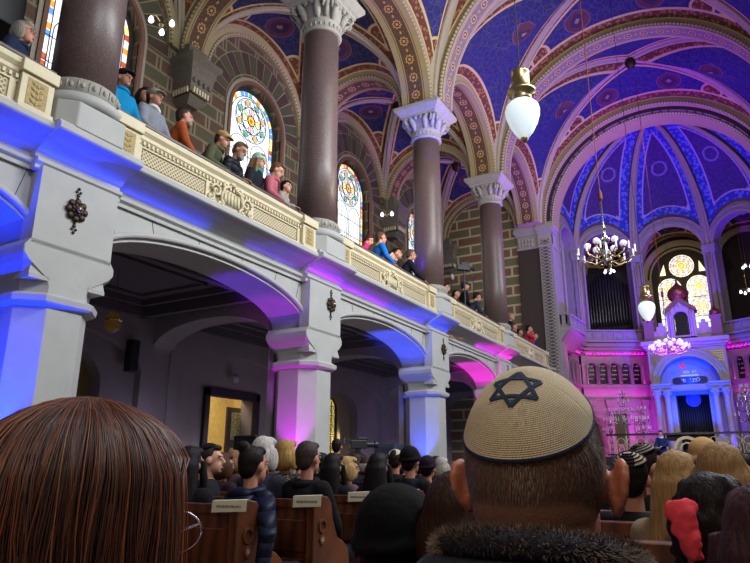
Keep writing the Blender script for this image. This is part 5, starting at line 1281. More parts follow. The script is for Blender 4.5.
def person(target, yaw, label, coat='#1a1c22', hair=('short', '#2a211c'), hat=None, pose='sit', z0=0, skinc=SK, lean=0, hp=0, hy=0, group=None, quilt=False, coatmat=None, vox=.022, s=None, hands=None, collar=None, scarf=None, glasses=False, beard=None, hood=False, legc='#17181f', phone=False, hvox=.011, gal=False):
    """target: world position of the head centre. yaw: facing angle, 0 = +Y (the ark)."""
    Hh = .47 if pose == 'sit' else (.72 if gal else .95)                                # hip height
    la = radians(lean); up = V((0, sin(la), cos(la))); TL = .50
    hip = V((0, 0, Hh+.08)); sh = hip+up*TL*.93; neck = sh+up*.06; hc = neck+V((0, sin(la)*.10+.02, cos(la)*.05+.135))
    if s is None: s = max(.84, min(1.14, (target.z-z0)/hc.z))
    Rz = Matrix.Rotation(yaw, 3, 'Z'); off = Rz @ V((hc.x, hc.y, 0))*s
    t_ = thing('person', label, 'person', (target.x-off.x, target.y-off.y, target.z-hc.z*s), yaw, group); t_.scale = (s, s, s)
    if gal and hands: hands = [(a, b, (6.735-target.z+hc.z*s)/s) if c < 1.4 else (a, b, c*.86) for a, b, c in hands]
    HR = Matrix.Rotation(hy, 4, 'Z') @ Matrix.Rotation(-hp, 4, 'X'); HM = Matrix.Translation(hc) @ HR @ Matrix.Scale(1.13, 4)
    # --- body
    b = MB(); b.M = HM
    b.ell((0, -.012, .025), (.074, .094, .098), 16, 12); b.ell((0, .03, -.045), (.055, .062, .07), 14, 10); b.ell((0, .065, -.085), (.03, .028, .025), 8, 6)
    b.tube([(0, .09, .02), (0, .112, -.022), (0, .095, -.034)], [.009, .017, .013], 8); b.ell((0, .08, .035), (.055, .018, .012), 10, 6)
    b.ell((0, .088, -.062), (.023, .012, .009), 8, 6)
    for sx in (-1, 1): b.ell((sx*.078, -.005, -.008), (.011, .022, .033), 8, 8)
    b.M = None
    capsule(b, neck-up*.03, hc+(HM.to_3x3() @ V((0, -.02, -.06))), .056, .054)
    b.ring_loft([[hip+up*h+V((w_*cos(a), d*sin(a), 0)) for a in [2*pi*k/14 for k in range(14)]] for h, w_, d in [(-.1, .15, .11), (0, .15, .11), (.2, .13, .095), (.38, .165, .10), (.47, .13, .085), (.52, .06, .06)]])
    shp = [sh+V((sx*.175, 0, 0)) for sx in (-1, 1)]
    c = MB()                                                           # coat
    c.ring_loft([[hip+up*h+V((w_*cos(a), d*sin(a)-.005, 0)) for a in [2*pi*k/18 for k in range(18)]] for h, w_, d in [(-.16, .20, .155), (0, .195, .15), (.2, .18, .135), (.36, .205, .14), (.45, .19, .125), (.50, .13, .10), (.545, .075, .075)]])
    if hands is None: hands = [(-.10, .30, .62-.47+Hh), (.10, .30, .62-.47+Hh)] if pose == 'sit' else [(-.24, .08, Hh-.05), (.24, .08, Hh-.05)]
    for sx, H_ in zip((-1, 1), hands):
        a = shp[0 if sx < 0 else 1]; w_ = V(H_); d = w_-a; L = d.length; u1, u2 = .29, .27
        if L > u1+u2-.01: w_ = a+d.normalized()*(u1+u2-.01); d = w_-a; L = d.length
        h_ = sqrt(max(0, u1*u1-(L/2)**2)); pole = V((sx*.8, -.5, -.6)); pole = (pole-d*(pole.dot(d)/d.length_squared)).normalized(); el = a+d/2+pole*h_
        capsule(b, a, el, .052, .042); capsule(b, el, w_, .04, .028); hd = (w_-el).normalized(); hand(b, w_, hd, sx, curl=.7)
        c.ell(a+V((-sx*.015, 0, -.005)), (.085, .09, .085)); capsule(c, a, el, .078, .066); capsule(c, el, el.lerp(w_, .9), .064, .05)
    # legs
    g = MB()
    for sx in (-1, 1):
        if pose == 'sit': kn = V((sx*.11, .43, Hh+.03)); an = V((sx*.11, .40, .09))
        else: kn = V((sx*.10, .03, Hh*.53)); an = V((sx*.11, 0, .09))
        hj = hip+V((sx*.09, 0, -.03)); capsule(b, hj, kn, .075, .055); capsule(b, kn, an, .05, .035); capsule(g, hj, kn, .092, .07); capsule(g, kn, an+V((0, 0, .02)), .068, .055); b.ell(an+V((0, .07, -.045)), (.045, .12, .045))
    bo = b.build('body', skin(skinc), t_, remesh=min(vox, hvox))
    g.build('trousers', fabric(legc), t_, remesh=vox)
    if collar or hood:
        q = MB(); q.tube([neck+V((.095*cos(a), .09*sin(a)-.01, -.005+.02*sin(a))) for a in [2*pi*k/16 for k in range(17)]], .032 if not hood else .045, 8)
        if hood: q.ell(neck+V((0, -.10, -.05)), (.13, .07, .09), 12, 8)
        q.build('collar' if not hood else 'hood', collar if collar and not isinstance(collar, bool) else (coatmat or fabric(coat, quilt)), t_, remesh=.014)
    c.build('coat', coatmat or fabric(coat, quilt), t_, remesh=vox)
    # face details
    for sx in (-1, 1):
        e = MB(); e.M = HM; e.ell((sx*.03, .0865, .012), (.012, .008, .008), 8, 6); eo = e.build('eye', plain('eye_white', '#c8c0ba', .3), bo, smooth=True)
        e = MB(); e.M = HM; e.ell((sx*.03, .0925, .012), (.0055, .004, .006), 8, 6); e.build('iris', plain('dark_iris', '#1c1410', .3), bo, smooth=True)
    e = MB(); e.M = HM; e.ell((0, .099, -.062), (.02, .006, .006), 8, 6); e.build('lips', plain('lip_pink', '#8a4a44', .5), bo, smooth=True)
    if beard:
        e = MB(); e.M = HM; e.ell((0, .06, -.085), (.055, .05, .05), 12, 8); e.ell((0, .09, -.045), (.035, .018, .01), 8, 6); e.build('beard', hairm(beard), t_, remesh=.01)
    kind, hcx = hair
    if kind != 'bald':
        h = MB(); h.M = HM
        if kind in ('short', 'grey', 'bun', 'long', 'curly', 'bob'):
            h.ell((0, -.030, .038), (.083, .092, .097), 18, 12); h.ell((0, -.06, -.01), (.07, .055, .075), 14, 10)
        if kind == 'short': h.ell((0, .035, .095), (.06, .05, .03), 10, 8)
        if kind == 'bun': h.ell((-.02, -.085, .125), (.045, .045, .04), 12, 8); h.ell((0, .03, .095), (.062, .055, .035), 10, 8)
        if kind == 'bob':
            h.ell((0, .03, .09), (.07, .06, .04)); h.ell((0, -.055, -.03), (.10, .075, .11), 14, 10); [h.ell((sx*.085, -.01, -.04), (.03, .06, .09)) for sx in (-1, 1)]
        if kind == 'long':
            h.ell((0, .03, .09), (.07, .06, .04)); h.ring_loft([[(w_*cos(a), -.06+d*sin(a)+y_, z) for a in [2*pi*k/16 for k in range(16)]] for z, w_, d, y_ in [(.08, .07, .06, .02), (0, .10, .08, 0), (-.12, .115, .075, -.01), (-.25, .13, .06, -.03), (-.36, .11, .04, -.04)]]); [h.tube([(sx*.088, .02, .03), (sx*.095, .03, -.08), (sx*.10, .04, -.22)], [.02, .03, .025]) for sx in (-1, 1)]
        if kind == 'curly':
            rr = random.Random(3)
            for _ in range(260):
                a = rr.uniform(0, 2*pi); z = rr.uniform(-.22, .115); w_ = .10 if z < .03 else .085*sqrt(max(.05, 1-((z-.03)/.1)**2)); 
                if sin(a) > .3 and z < .07: continue
                h.ell((w_*cos(a), -.02+w_*sin(a), z), rr.uniform(.014, .024), 7, 5)
        h.build('hair', hairm(hcx), t_, remesh=.011 if hvox > .008 else .008)
    if hat:
        hk, hcl = hat[0], hat[1]; hh = MB(); hh.M = HM
        if hk == 'kippah':
            R = Matrix.Rotation(.35, 3, 'X'); n1 = 10
            rings = [[R @ V((.092*1.06*sin(th)*cos(a), .098*1.06*sin(th)*sin(a), .10*1.06*cos(th))) + V((0, -.015, .032)) for a in [2*pi*k/24 for k in range(24)]] for th in [.02+.95*i/n1 for i in range(n1+1)]]
            hh.ring_loft(rings, True, False); o = hh.build('skullcap', fabric(hcl, nm='knit_'), t_, smooth=True); sm = o.modifiers.new('Solidify', 'SOLIDIFY'); sm.thickness = .004; sm.offset = 1
            if len(hat) > 2:
                k2 = MB(); k2.M = HM
                for th in (.25, .42, .6, .78, .96): k2.tube([R @ V((.092*1.09*sin(th)*cos(a), .098*1.09*sin(th)*sin(a), .10*1.09*cos(th))) + V((0, -.015, .032)) for a in [2*pi*k/32 for k in range(33)]], .0032, 5)
                k2.build('stripe_rings', fabric(hat[2]), o, smooth=True)
        elif hk == 'beanie':
            hh.ell((0, -.022, .055), (.094, .11, .098), 18, 12); hh.tube([(.088*cos(a), -.018+.104*sin(a), .03+.02*sin(a)) for a in [2*pi*k/20 for k in range(21)]], .019, 8)
            o = hh.build('knitted_cap', fabric(hcl, nm='knit_'), t_, remesh=.011)
            if len(hat) > 2:
                k2 = MB(); k2.M = HM; k2.tube([(.092*cos(a), -.018+.108*sin(a), .025+.02*sin(a)) for a in [2*pi*k/20 for k in range(21)]], .026, 8); k2.build('cuff', fabric(hat[2], nm='knit_'), o, smooth=True)
        elif hk == 'headband':
            hh.ring_loft([[(r*cos(a), -.02+r*1.1*sin(a), z) for a in [2*pi*k/24 for k in range(24)]] for z, r in [(-.05, .088), (-.045, .098), (0, .102), (.045, .10), (.05, .088)]]); hh.build('headband', fabric(hcl, nm='knit_'), t_, smooth=True)
        elif hk == 'cap':
            hh.ell((0, -.015, .06), (.095, .112, .072), 18, 10); hh.ell((0, .095, .045), (.075, .06, .012), 14, 6); hh.build('flat_cap', fabric(hcl, nm='knit_'), t_, remesh=.011)
    if scarf:
        q = MB(); q.tube([neck+V((.085*cos(a), .085*sin(a)+.005, .02*sin(a*2))) for a in [2*pi*k/16 for k in range(17)]], .035, 8); q.build('scarf', fabric(scarf), t_, remesh=.014)
    if glasses:
        q = MB(); q.M = HM
        for sx in (-1, 1): q.tube([(sx*.032+.024*cos(a), .104, .01+.019*sin(a)) for a in [2*pi*k/14 for k in range(15)]], .0022, 5); q.tube([(sx*.056, .103, .014), (sx*.082, .0, .012)], .0022, 5)
        q.tube([(-.009, .106, .014), (.009, .106, .014)], .002, 5); q.build('glasses', plain('spectacle_metal', '#5a5550', .3, .8), t_)
    return t_
def head_at(u, v, wpx, real=.158): return at(u, v, F_PX*real/wpx)
# ---- seated crowd, left block (u, v, head width px)
C = person
OCC = {}
def seat(u, v, depth, rows=None):
    """a free place in the pew row nearest to that distance, on the line of sight"""
    P = at(u, v, depth); side = 'L' if P.x < -2.1 else 'R'; rows = ROWL if side == 'L' else ROWR
    near = min(rows, key=lambda r: abs(r+.24-P.y))
    for y in [r for r in rows if r >= near-.01]:
        Q = on_y(u, v, y+.30); lo, hi = (-6.7, XE-.2) if side == 'L' else (-.8, 3.0)
        if not (lo-.25 < Q.x < hi+.25): continue
        if all(abs(Q.x-x) > .43 for x in OCC.get((side, y), [])):
            OCC.setdefault((side, y), []).append(Q.x); return Q
    return P
C(seat(191, 465, 4.6), .1, 'woman with long dark hair and black leather jacket beside the auburn-haired woman', '#14141a', ('long', '#140f12'), lean=3)
C(seat(211, 460, 5.6), -1.0, 'man in profile with close-cropped hair and dark skullcap behind the long dark hair', '#15181d', ('short', '#2a211c'), ('kippah', '#101014'), skinc=SK2)
C(seat(224, 466, 6.0), -.2, 'brown-haired person mostly hidden left of the woman with the bun', '#2a1c24', ('bob', '#4a2c1c'))
C(seat(234, 462, 6.8), 0, 'light brown-haired person just left of the black loudspeaker', '#33242a', ('bob', '#7a5638'))
C(seat(254, 466, 4.3), -.15, 'woman with dark hair in a bun wearing a navy hooded jacket', '#10172e', ('bun', '#17100e'), quilt=True, hood=True, lean=4, hands=[(-.15, .28, .64), (.30, -.10, .52)], vox=.018)
C(seat(265, 454, 6.2), 0, 'white-haired person right behind the bun of the navy-jacketed woman', '#2b2b3a', ('bob', '#b9b2ae'))
C(seat(287, 455, 6.2), .05, 'blonde woman in a glittering sequined jacket', '#0d0d12', ('bob', '#a5814a'), coatmat=SEQ)
C(seat(309, 459, 5.3), -.1, 'grey-haired man in a dark coat before the magenta-lit pier', '#141114', ('short', '#3d3230'), vox=.018, collar=True)
C(seat(334, 468, 5.3), -.1, 'woman with long straight black hair right of the grey-haired man', '#15121a', ('long', '#100b0d'))
C(seat(349, 469, 5.6), -.6, 'fair-haired person peeking out right of the long black hair', '#5a4450', ('bob', '#a88a58'))
C(at(337, 447, 10.6), .3, 'dark-haired man standing in the aisle beside the video camera', '#16161c', ('short', '#1a1412'), pose='stand')
C(seat(368, 468, 5.0), -.1, 'person with brown hair wearing a broad light grey headband', '#1b2233', ('short', '#3a2618'), ('headband', '#8f8678'), quilt=True)
C(seat(379, 468, 6.3), 0, 'dark-haired person between the headband wearer and the cream skullcap, in dark red', '#3a1218', ('long', '#140f10'))
C(seat(396, 461, 8.0), .1, 'person with a small cream skullcap left of the man in the black knitted hat', '#151214', ('short', '#1f1814'), ('kippah', '#b8ad94'))
C(seat(411, 462, 5.6), -.1, 'broad man in a black knitted hat and black jacket in the middle of the pews', '#10121a', ('short', '#1a1412'), ('beanie', '#0d0b10'), vox=.018)
C(seat(428, 469, 7.0), 0, 'person in a dark violet knitted hat right of the man in black', '#11121c', ('short', '#1a1412'), ('beanie', '#1c0f24'))
C(seat(437, 466, 9.5), -.3, 'small far-off person turned sideways beside the blue-lit pier', '#1a1d2c', ('short', '#1a1412'))
C(seat(442, 468, 9.0), 0, 'far-off person with pale hair next to the big ear', '#77716c', ('bob', '#a09890'))
for i, (u, v, d) in enumerate([(203, 470, 8), (272, 460, 9), (300, 464, 9.5), (322, 462, 11), (356, 464, 9), (388, 468, 10.5), (402, 470, 12), (420, 466, 12), (445, 472, 7.5), (362, 462, 13)]):
    C(seat(u, v, d), 0, 'dark-clad person in the far pews, hardly more than a dark head', ['#15141a', '#1c1a24', '#201518'][i % 3], (['short', 'bob', 'short'][i % 3], ['#1a1412', '#2a1c14', '#3a3230'][i % 3]), group='dark heads in the far left pews', vox=.03, hvox=.016)
for i, (u, v, d) in enumerate([(606, 475, 9), (700, 462, 10), (690, 458, 13), (735, 462, 9), (722, 460, 12), (652, 464, 10), (745, 468, 7)]):
    C(seat(u, v, d), 0, 'dark-clad person in the far right-hand pews, hardly more than a dark head', ['#15141a', '#1c1a24', '#201518'][i % 3], (['short', 'bob', 'short'][i % 3], ['#1a1412', '#2a1c14', '#1a1210'][i % 3]), group='dark heads in the far right pews', vox=.03, hvox=.016)
# foreground heads
C(at(401, 550, 1.62), -.05, 'person in a large black knitted cap right in front, lowest in the picture', '#0e1018', ('short', '#15100e'), ('beanie', '#040509'), s=.95, vox=.015)
C(seat(463, 527, 2.0), -.05, 'brown-haired person half hidden by the big ear', '#4a3a30', ('bob', '#2e1a12'))
# right hand side
C(seat(633, 480, 3.3), -.1, 'person with a cream skullcap ringed by dark stripes and a black coat', '#0f0f14', ('short', '#15100e'), ('kippah', '#a89c86', '#17141c'), vox=.018)
C(seat(648, 468, 4.0), -.9, 'man turned right in a small patterned skullcap beyond the striped one', '#0d0d12', ('short', '#2a1c16'), ('kippah', '#8f8570', '#1b2040'), skinc=SK)
C(at(679, 482, 2.95), -.15, 'blonde woman in a beige coat', '#85725c', ('long', '#9c7a4e'), vox=.018)
C(seat(706, 461, 3.6), -.2, 'person with a plain tan skullcap and black hood behind the blonde women', '#0b0a0e', ('short', '#15100e'), ('beanie', '#b8905e'))
C(at(724, 480, 2.5), -.1, 'blonde-haired person behind the dark curls at the right', '#6e5c50', ('bob', '#8f6f48'))
C(at(714, 522, 1.75), -.1, 'woman with dark curly hair, coral scarf and houndstooth coat at lower right', '#222222', ('curly', '#160a0c'), coatmat=HOUND, scarf=None, vox=.014, hvox=.009)
C(at(768, 550, 1.3), .1, 'purplish-brown-haired person in a cream coat cut by the right edge', '#b0a68c', ('long', '#3a2026'), vox=.016)
# coral scarf bunched beside the curls
m = MB(); rr = random.Random(4); P = at(676, 518, 1.66)
for k in range(60):
    a = rr.random(); w_ = .022*(1-a)+.008; m.ell(P+V((.01+rr.uniform(-w_, w_)+.02*a, rr.uniform(-.012, .012), .035-.12*a)), (rr.uniform(.012, .02), .014, rr.uniform(.012, .026)), 8, 6, R=Matrix.Rotation(rr.uniform(-1, 1), 3, 'Y'))
o = m.build('coral_scarf', fabric('#d84452'), None, remesh=.006, ori=P); tag(o, 'bright coral scarf bunched on the left shoulder of the curly-haired woman', 'scarf')
# man on the platform
P = on_y(660.5, 433.5, 29.2)
C(P, pi-.2, 'man in a dark blue suit and white shawl standing at the platform railing', '#15255a', ('short', '#241a16'), ('kippah', '#101018'), pose='stand', z0=1.1, hands=[(-.08, .30, 1.15), (.12, .32, 1.12)], hp=.3, scarf='#c9ccd8', legc='#15255a')
m = MB(); m.box(-.22, .22, -.01, .01, 0, .3, R=Matrix.Rotation(-.5, 3, 'X')); m.tube([(0, 0, 0), (0, 0, -1.1)], .015, 6); p0 = on_y(723, 442, 29.0); t_ = thing('music_stand', 'pale music stand before the railing right of the reading desk', 'music stand', (p0.x, 29, 1.1+1.1)); m.build('stand', SILVER, t_)
# ---- gallery visitors: (u, v, X plane) facing the nave (yaw -pi/2)
def G(u, v, x, label, dy=0, **k):
    P = on_x(u, v, x); k['s'] = 1.3*k.get('s', 1.0); return person(P, -pi/2+dy, label, pose='stand', gal=True, z0=5.4, **k)
rest = [(-.2, .36, 1.33), (.2, .36, 1.33)]
G(24, 33, -8.55, 'person with curly grey hair, glasses and a dark blue jacket at the top left corner', dy=.7, coat='#1c2740', hair=('bob', '#8a8378'), glasses=True, lean=8, collar=True, hands=rest)
G(124, 79, -8.5, 'man in a bright blue jacket and dark woollen hat beside the thick column', dy=.1, coat='#0a78a8', hair=('short', '#17120f'), hat=('cap', '#15141a'), lean=3, hands=[(-.1, .33, 1.3), (.1, .33, 1.3)], collar=True)
G(155, 98, -8.6, 'person in a pale grey coat, white scarf and peaked cap', dy=.15, coat='#7b7f88', hair=('short', '#222222'), hat=('cap', '#8a8272'), lean=5, glasses=True, hands=rest, scarf='#c9c6c2')
G(144, 97, -9.1, 'dark-haired person barely visible behind the pale grey coat', coat='#1e2a4a', hair=('bob', '#15110f'))
G(184.5, 117.5, -8.6, 'bearded man in an orange-brown jacket and navy skullcap in profile', dy=.95, coat='#9a4a22', hair=('short', '#3a2a20'), hat=('kippah', '#1b2138'), beard='#8a7a6c', lean=12, hands=rest)
G(222.5, 140, -8.3, 'person in an olive green hooded jacket and tan cap leaning over the rail', dy=.5, coat='#4b4d36', hair=('short', '#3a2a1c'), hat=('cap', '#a8885a'), lean=32, hp=.3, hood=True, hands=[(-.12, .50, 1.33), (.16, .48, 1.33)])
G(240, 151, -8.25, 'grey-bearded person in a dark puffer jacket looking down over the rail', dy=.3, coat='#191c24', hair=('short', '#6b5a44'), quilt=True, lean=30, hp=.5, hands=[(-.1, .48, 1.34), (.12, .48, 1.34)], beard='#8b8a86')
G(259, 162, -8.4, 'woman in a pale mint knitted hat with long light brown hair', dy=.25, coat='#1c1f26', hair=('long', '#8a6848'), hat=('beanie', '#a8c4b4'), lean=12, hp=.2, hands=rest, skinc=SK2, scarf='#30909c')
G(277, 171, -8.3, 'person in a pink hooded jacket leaning next to the mint knitted hat', dy=.5, coat='#b0606c', hair=('short', '#6b4630'), lean=25, hp=.5, hands=[(-.15, .45, 1.33), (.15, .45, 1.33)], hood=True, skinc=SK2)
G(286, 187, -8.3, 'person with black hair crouching by the tallest column, hand to face', dy=.3, coat='#8a9088', hair=('short', '#0e0c0e'), lean=10, s=.8, hands=[(.02, .16, 1.45), (.15, .4, 1.0)], skinc=SK2)
G(369, 240, -8.4, 'child in a hot pink jacket bent over the rail', dy=.8, coat='#c02a6a', hair=('short', '#3a1a1c'), lean=40, hp=.6, s=.85)
G(381, 238, -8.4, 'person in a bright blue jacket with yellow collar', dy=.9, coat='#1a6ac0', hair=('short', '#4a3a2c'), lean=10, collar=fabric('#b8c02a'), hands=rest)
G(391, 256, -8.3, 'dark-haired child leaning on the rail with folded arms', dy=.2, coat='#20242c', hair=('short', '#1a1412'), lean=20, s=.8, hands=[(-.05, .36, 1.5), (.08, .36, 1.5)], skinc=SK2)
G(397, 254, -8.5, 'person in black with face in shadow behind the leaning child', dy=.2, coat='#0e0e12', hair=('short', '#120e0e'), lean=10)
G(411, 255, -8.4, 'man in a dark jacket and glasses leaning beside the violet-lit column', dy=.7, coat='#17182a', hair=('short', '#4a4038'), glasses=True, lean=18, hands=[(-.05, .5, 1.34), (.15, .5, 1.34)], legc='#27406a')
G(335, 233, -8.6, 'head just showing beside the base of the tallest column', coat='#201a18', hair=('short', '#17110f'), s=.8)
G(446, 288, -8.4, 'person with dark hair at the start of the third balcony', dy=.2, coat='#3a2020', hair=('short', '#17110f'), s=.9)
G(456, 294, -8.4, 'person leaning low over the third balcony', dy=.2, coat='#17151a', hair=('short', '#1a1412'), s=.85)
G(465, 286, -8.7, 'tall man in black operating a camera on the third balcony', dy=.6, coat='#0f1014', hair=('short', '#1a1a22'), hat=('cap', '#2a3040'), lean=6, hands=[(-.1, .3, 1.35), (.1, .3, 1.35)])
G(477, 297, -8.3, 'man in a grey-blue jacket stooping over the third balcony', dy=.8, coat='#2c3242', hair=('short', '#17110f'), lean=30, hp=.3, hands=[(-.1, .5, 1.34), (.15, .5, 1.34)])
G(511, 317, -8.6, 'upright person in a dark coat on the last balcony', dy=.2, coat='#10131c', hair=('short', '#8a7668'))
G(514, 327, -8.4, 'low head in front of the upright person on the last balcony', coat='#2a2020', hair=('short', '#4a3a30'), s=.85)
G(520, 332, -8.4, 'dark-haired head leaning on the last balcony', coat='#1a1a20', hair=('short', '#120e0e'), s=.8)
G(529, 329, -8.4, 'person in a coral red jacket holding a phone on the last balcony', dy=.3, coat='#c03a48', hair=('short', '#1a1010'), lean=10, hands=[(.02, .25, 1.5), (.12, .25, 1.5)])
G(535, 336, -8.4, 'person in a navy jacket at the very end of the last balcony', coat='#1a2a50', hair=('short', '#15110f'), s=.9)
P = on_x(464, 270, -8.5); t_ = thing('video_camera', 'black video camera raised on a pole above the third balcony', 'camera', P, .8)
m = MB(); m.box(-.28, .22, -.09, .09, -.02, .18); m.box(-.1, .2, -.06, .06, .18, .3); m.ell((.05, 0, .33), (.1, .07, .05)); m.build('camera_body', BLACKM, t_, bevel=.02); m = MB(); m.lathe([(.06, 0), (.08, .2)], (.2, 0, .08), 12, R=Matrix.Rotation(pi/2, 3, 'Y')); m.build('lens', BLACKM, t_); m = MB(); m.tube([(0, 0, 0), (0, 0, 5.4-P.z)], .03, 8); m.build('pole', BLACKM, t_)
for (u, v, lb) in [(452.5, 277, 'round white lamp head on a stand left of the raised camera'), (474, 276, 'round dark lamp head on a stand right of the raised camera')]:
    P = on_x(u, v, -9.4); t_ = thing('work_light', lb, 'lamp', P); m = MB(); m.ell((0, 0, 0), (.05, .13, .13), 12, 8); m.build('lamp_head', plain('white_lamp_glass' if u < 460 else 'grey_lamp', '#b8b8b0' if u < 460 else '#56524c', .4), t_, smooth=True); m = MB(); m.tube([(-.05, 0, -.1), (-.05, 0, 5.4-P.z)], .02, 6); m.build('stand', BLACKM, t_)

# ================================================================== FOREGROUND MAN
HC = at(538, 476, .745)
def big_man():
    yaw = radians(3); t_ = thing('person', 'close-cropped man seen from behind in a cream crocheted skullcap with a blue star', 'person', (HC.x, HC.y, 0), yaw)
    s = 1.0; zc = HC.z
    b = MB(); b.M = Matrix.Translation((0, 0, zc))
    b.ell((0, -.012, .018), (.0765, .097, .105), 40, 30); b.ell((0, -.03, -.03), (.066, .07, .075), 30, 20); b.ell((0, .035, -.05), (.060, .065, .075), 24, 18); b.ell((0, .07, -.095), (.032, .03, .026), 12, 8)
    b.tube([(0, .095, .02), (0, .12, -.025), (0, .1, -.036)], [.01, .018, .014], 10); b.ell((0, .085, .035), (.056, .018, .012), 12, 8)
    b.tube([(0, -.025, -.19), (0, -.022, -.13), (0, -.015, -.08), (0, 0, -.02)], [.072, .063, .060, .058], 28)
    b.ell((0, .094, -.065), (.024, .012, .01), 8, 6)
    for sx in (-1, 1):                                              # ears: helix rim, bowl and lobe
        E = V((sx*.0800, .000, -.012))
        pts = []
        for i in range(15):
            a = radians(-70+i*300/14*1.0); pts.append(E+V((sx*(.010+.010*max(0, cos(a-2.2))), -.004-.019*cos(a+.2) if False else .001+.0185*cos(a+pi/2+.25), .034*sin(a-pi/2+.6)*1.0)))
        pts = [E+V((sx*x, y, z)) for x, y, z in [(.0, .016, -.010), (.004, .017, .012), (.010, .010, .030), (.016, -.004, .036), (.021, -.017, .030), (.022, -.024, .014), (.020, -.022, -.004), (.013, -.014, -.020), (.006, -.004, -.032), (.002, .006, -.034)]]
        b.tube([E+(p-E)*.80 for p in pts], [.0035, .004, .0045, .005, .005, .005, .005, .005, .006, .005], 10)
        b.ell(E+V((sx*.009, -.006, .006)), (.004, .015, .023), 16, 12, R=Matrix.Rotation(sx*.32, 3, 'Z')); b.ell(E+V((sx*.001, 0, -.004)), (.007, .012, .021), 12, 10)
    b.M = None
    b.ring_loft([[(w_*cos(a), -.03+d*sin(a), z) for a in [2*pi*k/20 for k in range(20)]] for z, w_, d in [(.42, .17, .13), (.6, .165, .12), (.85, .19, .12), (.96, .19, .10), (1.02, .14, .085), (1.07, .075, .07)]])
    for sx in (-1, 1):
        capsule(b, (sx*.19, -.02, .95), (sx*.25, .05, .68), .05, .042); capsule(b, (sx*.25, .05, .68), (sx*.12, .3, .60), .04, .03); hand(b, V((sx*.12, .3, .60)), V((-sx*.3, 1, -.1)), sx)
        capsule(b, (sx*.09, 0, .5), (sx*.12, .45, .48), .08, .06); capsule(b, (sx*.12, .45, .48), (sx*.12, .42, .1), .055, .04); b.ell((sx*.12, .5, .05), (.045, .12, .045))
    # shaved-hair skin: base tone with greyish stubble where hair grows
    t = NT('nape_skin'); n = t.noise(60, 4); t.done(t.mix(n, hx('#a05a44'), hx('#bb7a60')), .5); t.bump(t.noise(140, 3), .25, .004); t.b.inputs['Subsurface Weight'].default_value = .12; t.b.inputs['Subsurface Radius'].default_value = (.01, .004, .002)
    bo = b.build('body', t.m, t_, remesh=.0035)
    for sx in (-1, 1):
        e = MB(); e.M = Matrix.Translation((0, 0, zc)); e.ell((sx*.031, .09, .01), (.012, .008, .008), 8, 6); e.build('eye', plain('eye_white', '#c8c0ba', .3), bo)
    # short hair: thousands of fine flat-lying bristles on the scalp
    h = MB(); r = random.Random(11)
    def scalp(th, a, k=1.0):
        # union radius of cranium and occiput along a direction
        d = V((sin(th)*cos(a), sin(th)*sin(a), cos(th))); best = 0
        for c, q in (((0, -.012, .018), (.0765, .097, .105)), ((0, -.03, -.03), (.066, .07, .075)), ((0, .035, -.05), (.060, .065, .075))):
            o = V((0, -.015, 0))-V(c); A = sum((d[i]/q[i])**2 for i in range(3)); B = 2*sum(o[i]*d[i]/q[i]**2 for i in range(3)); Cc = sum((o[i]/q[i])**2 for i in range(3))-1; D = B*B-4*A*Cc
            if D > 0: best = max(best, (-B+sqrt(D))/(2*A))
        return V((0, -.015, 0))+d*best, d
    hair_pts = 0
    while hair_pts < 9000:
        a = r.uniform(-pi-.35, .35); th = math.acos(r.uniform(-.72, .75)); p, d = scalp(th, a)
        lim = -.088+.012*abs(cos(a))
        if p.y > .045 or p.z < lim+r.uniform(-.006, .006): continue
        if abs(abs(p.x)-.076) < .012 and -.05 < p.z < .035 and -.02 < p.y < .03: continue
        f = min(1, max(.15, (p.z-lim)/.06)); L = .0035+.0065*f*r.uniform(.7, 1.2)
        dn = (V((0, -.25, -1))-d*V((0, -.25, -1)).dot(d)).normalized(); tip = p+dn*L+d*L*.35; sd = d.cross(dn)*.00045
        q = .75+.5*r.random(); col = (.10*q, .060*q, .040*q, 1) if r.random() > .22*(1-f)+.12 else (.16*q, .12*q, .10*q, 1)
        T = V((0, 0, zc)); h.add([p-d*.0008+sd+T, p-d*.0008-sd+T, tip+T], [(0, 1, 2)], [col]); hair_pts += 1
    o = h.build('short_hair', vcol('short_hair_strands', .5), t_)
    # soft stubble shade shell directly under the bristles
    g = MB(); nA, nT = 48, 40; 
    ring = []
    for i in range(nT+1):
        th = radians(20+100*i/nT); row_ = []
        for j in range(nA+1):
            a = -pi-.30+(pi+.60)*j/nA; p, d = scalp(th, a); row_.append((p+d*.0012+V((0, 0, zc)), p))
        ring.append(row_)
    vs = [p for rw in ring for p, _ in rw]; fs = []
    for i in range(nT):
        for j in range(nA):
            _, p = ring[i][j]
            if p.y < .045 and p.z > -.070: fs.append((i*(nA+1)+j, (i+1)*(nA+1)+j, (i+1)*(nA+1)+j+1, i*(nA+1)+j+1))
    g.add(vs, fs); g.build('stubble', plain('brown_stubble', '#6a4636', .8, nz=90, amt=.35, bump=.4, dist=.002), o, smooth=True)
    # crocheted skullcap
    ax = V((0, -.66, 1)).normalized(); t = NT('crochet_cream')
    cc = V((0, -.012, zc+.016)); u1 = V((1, 0, 0)); u2 = ax.cross(u1)
    def cap(th, a, k=1.0):
        d = ax*cos(th)+(u1*cos(a)+u2*sin(a))*sin(th); q = (.0765, .097, .105); L = 1/sqrt(sum((d[i]/q[i])**2 for i in range(3))); return cc+d*(L+.0045*k)
    TH = 1.0; k_ = MB(); nr, na = 90, 120; vs = []; uvs = []
    for i in range(nr+1):
        for j in range(na+1): th = .001+TH*i/nr; vs.append(cap(th, 2*pi*j/na)); uvs.append((th*.1, j/na))
    fs = [(i*(na+1)+j, (i+1)*(na+1)+j, (i+1)*(na+1)+j+1, i*(na+1)+j+1) for i in range(nr) for j in range(na)]
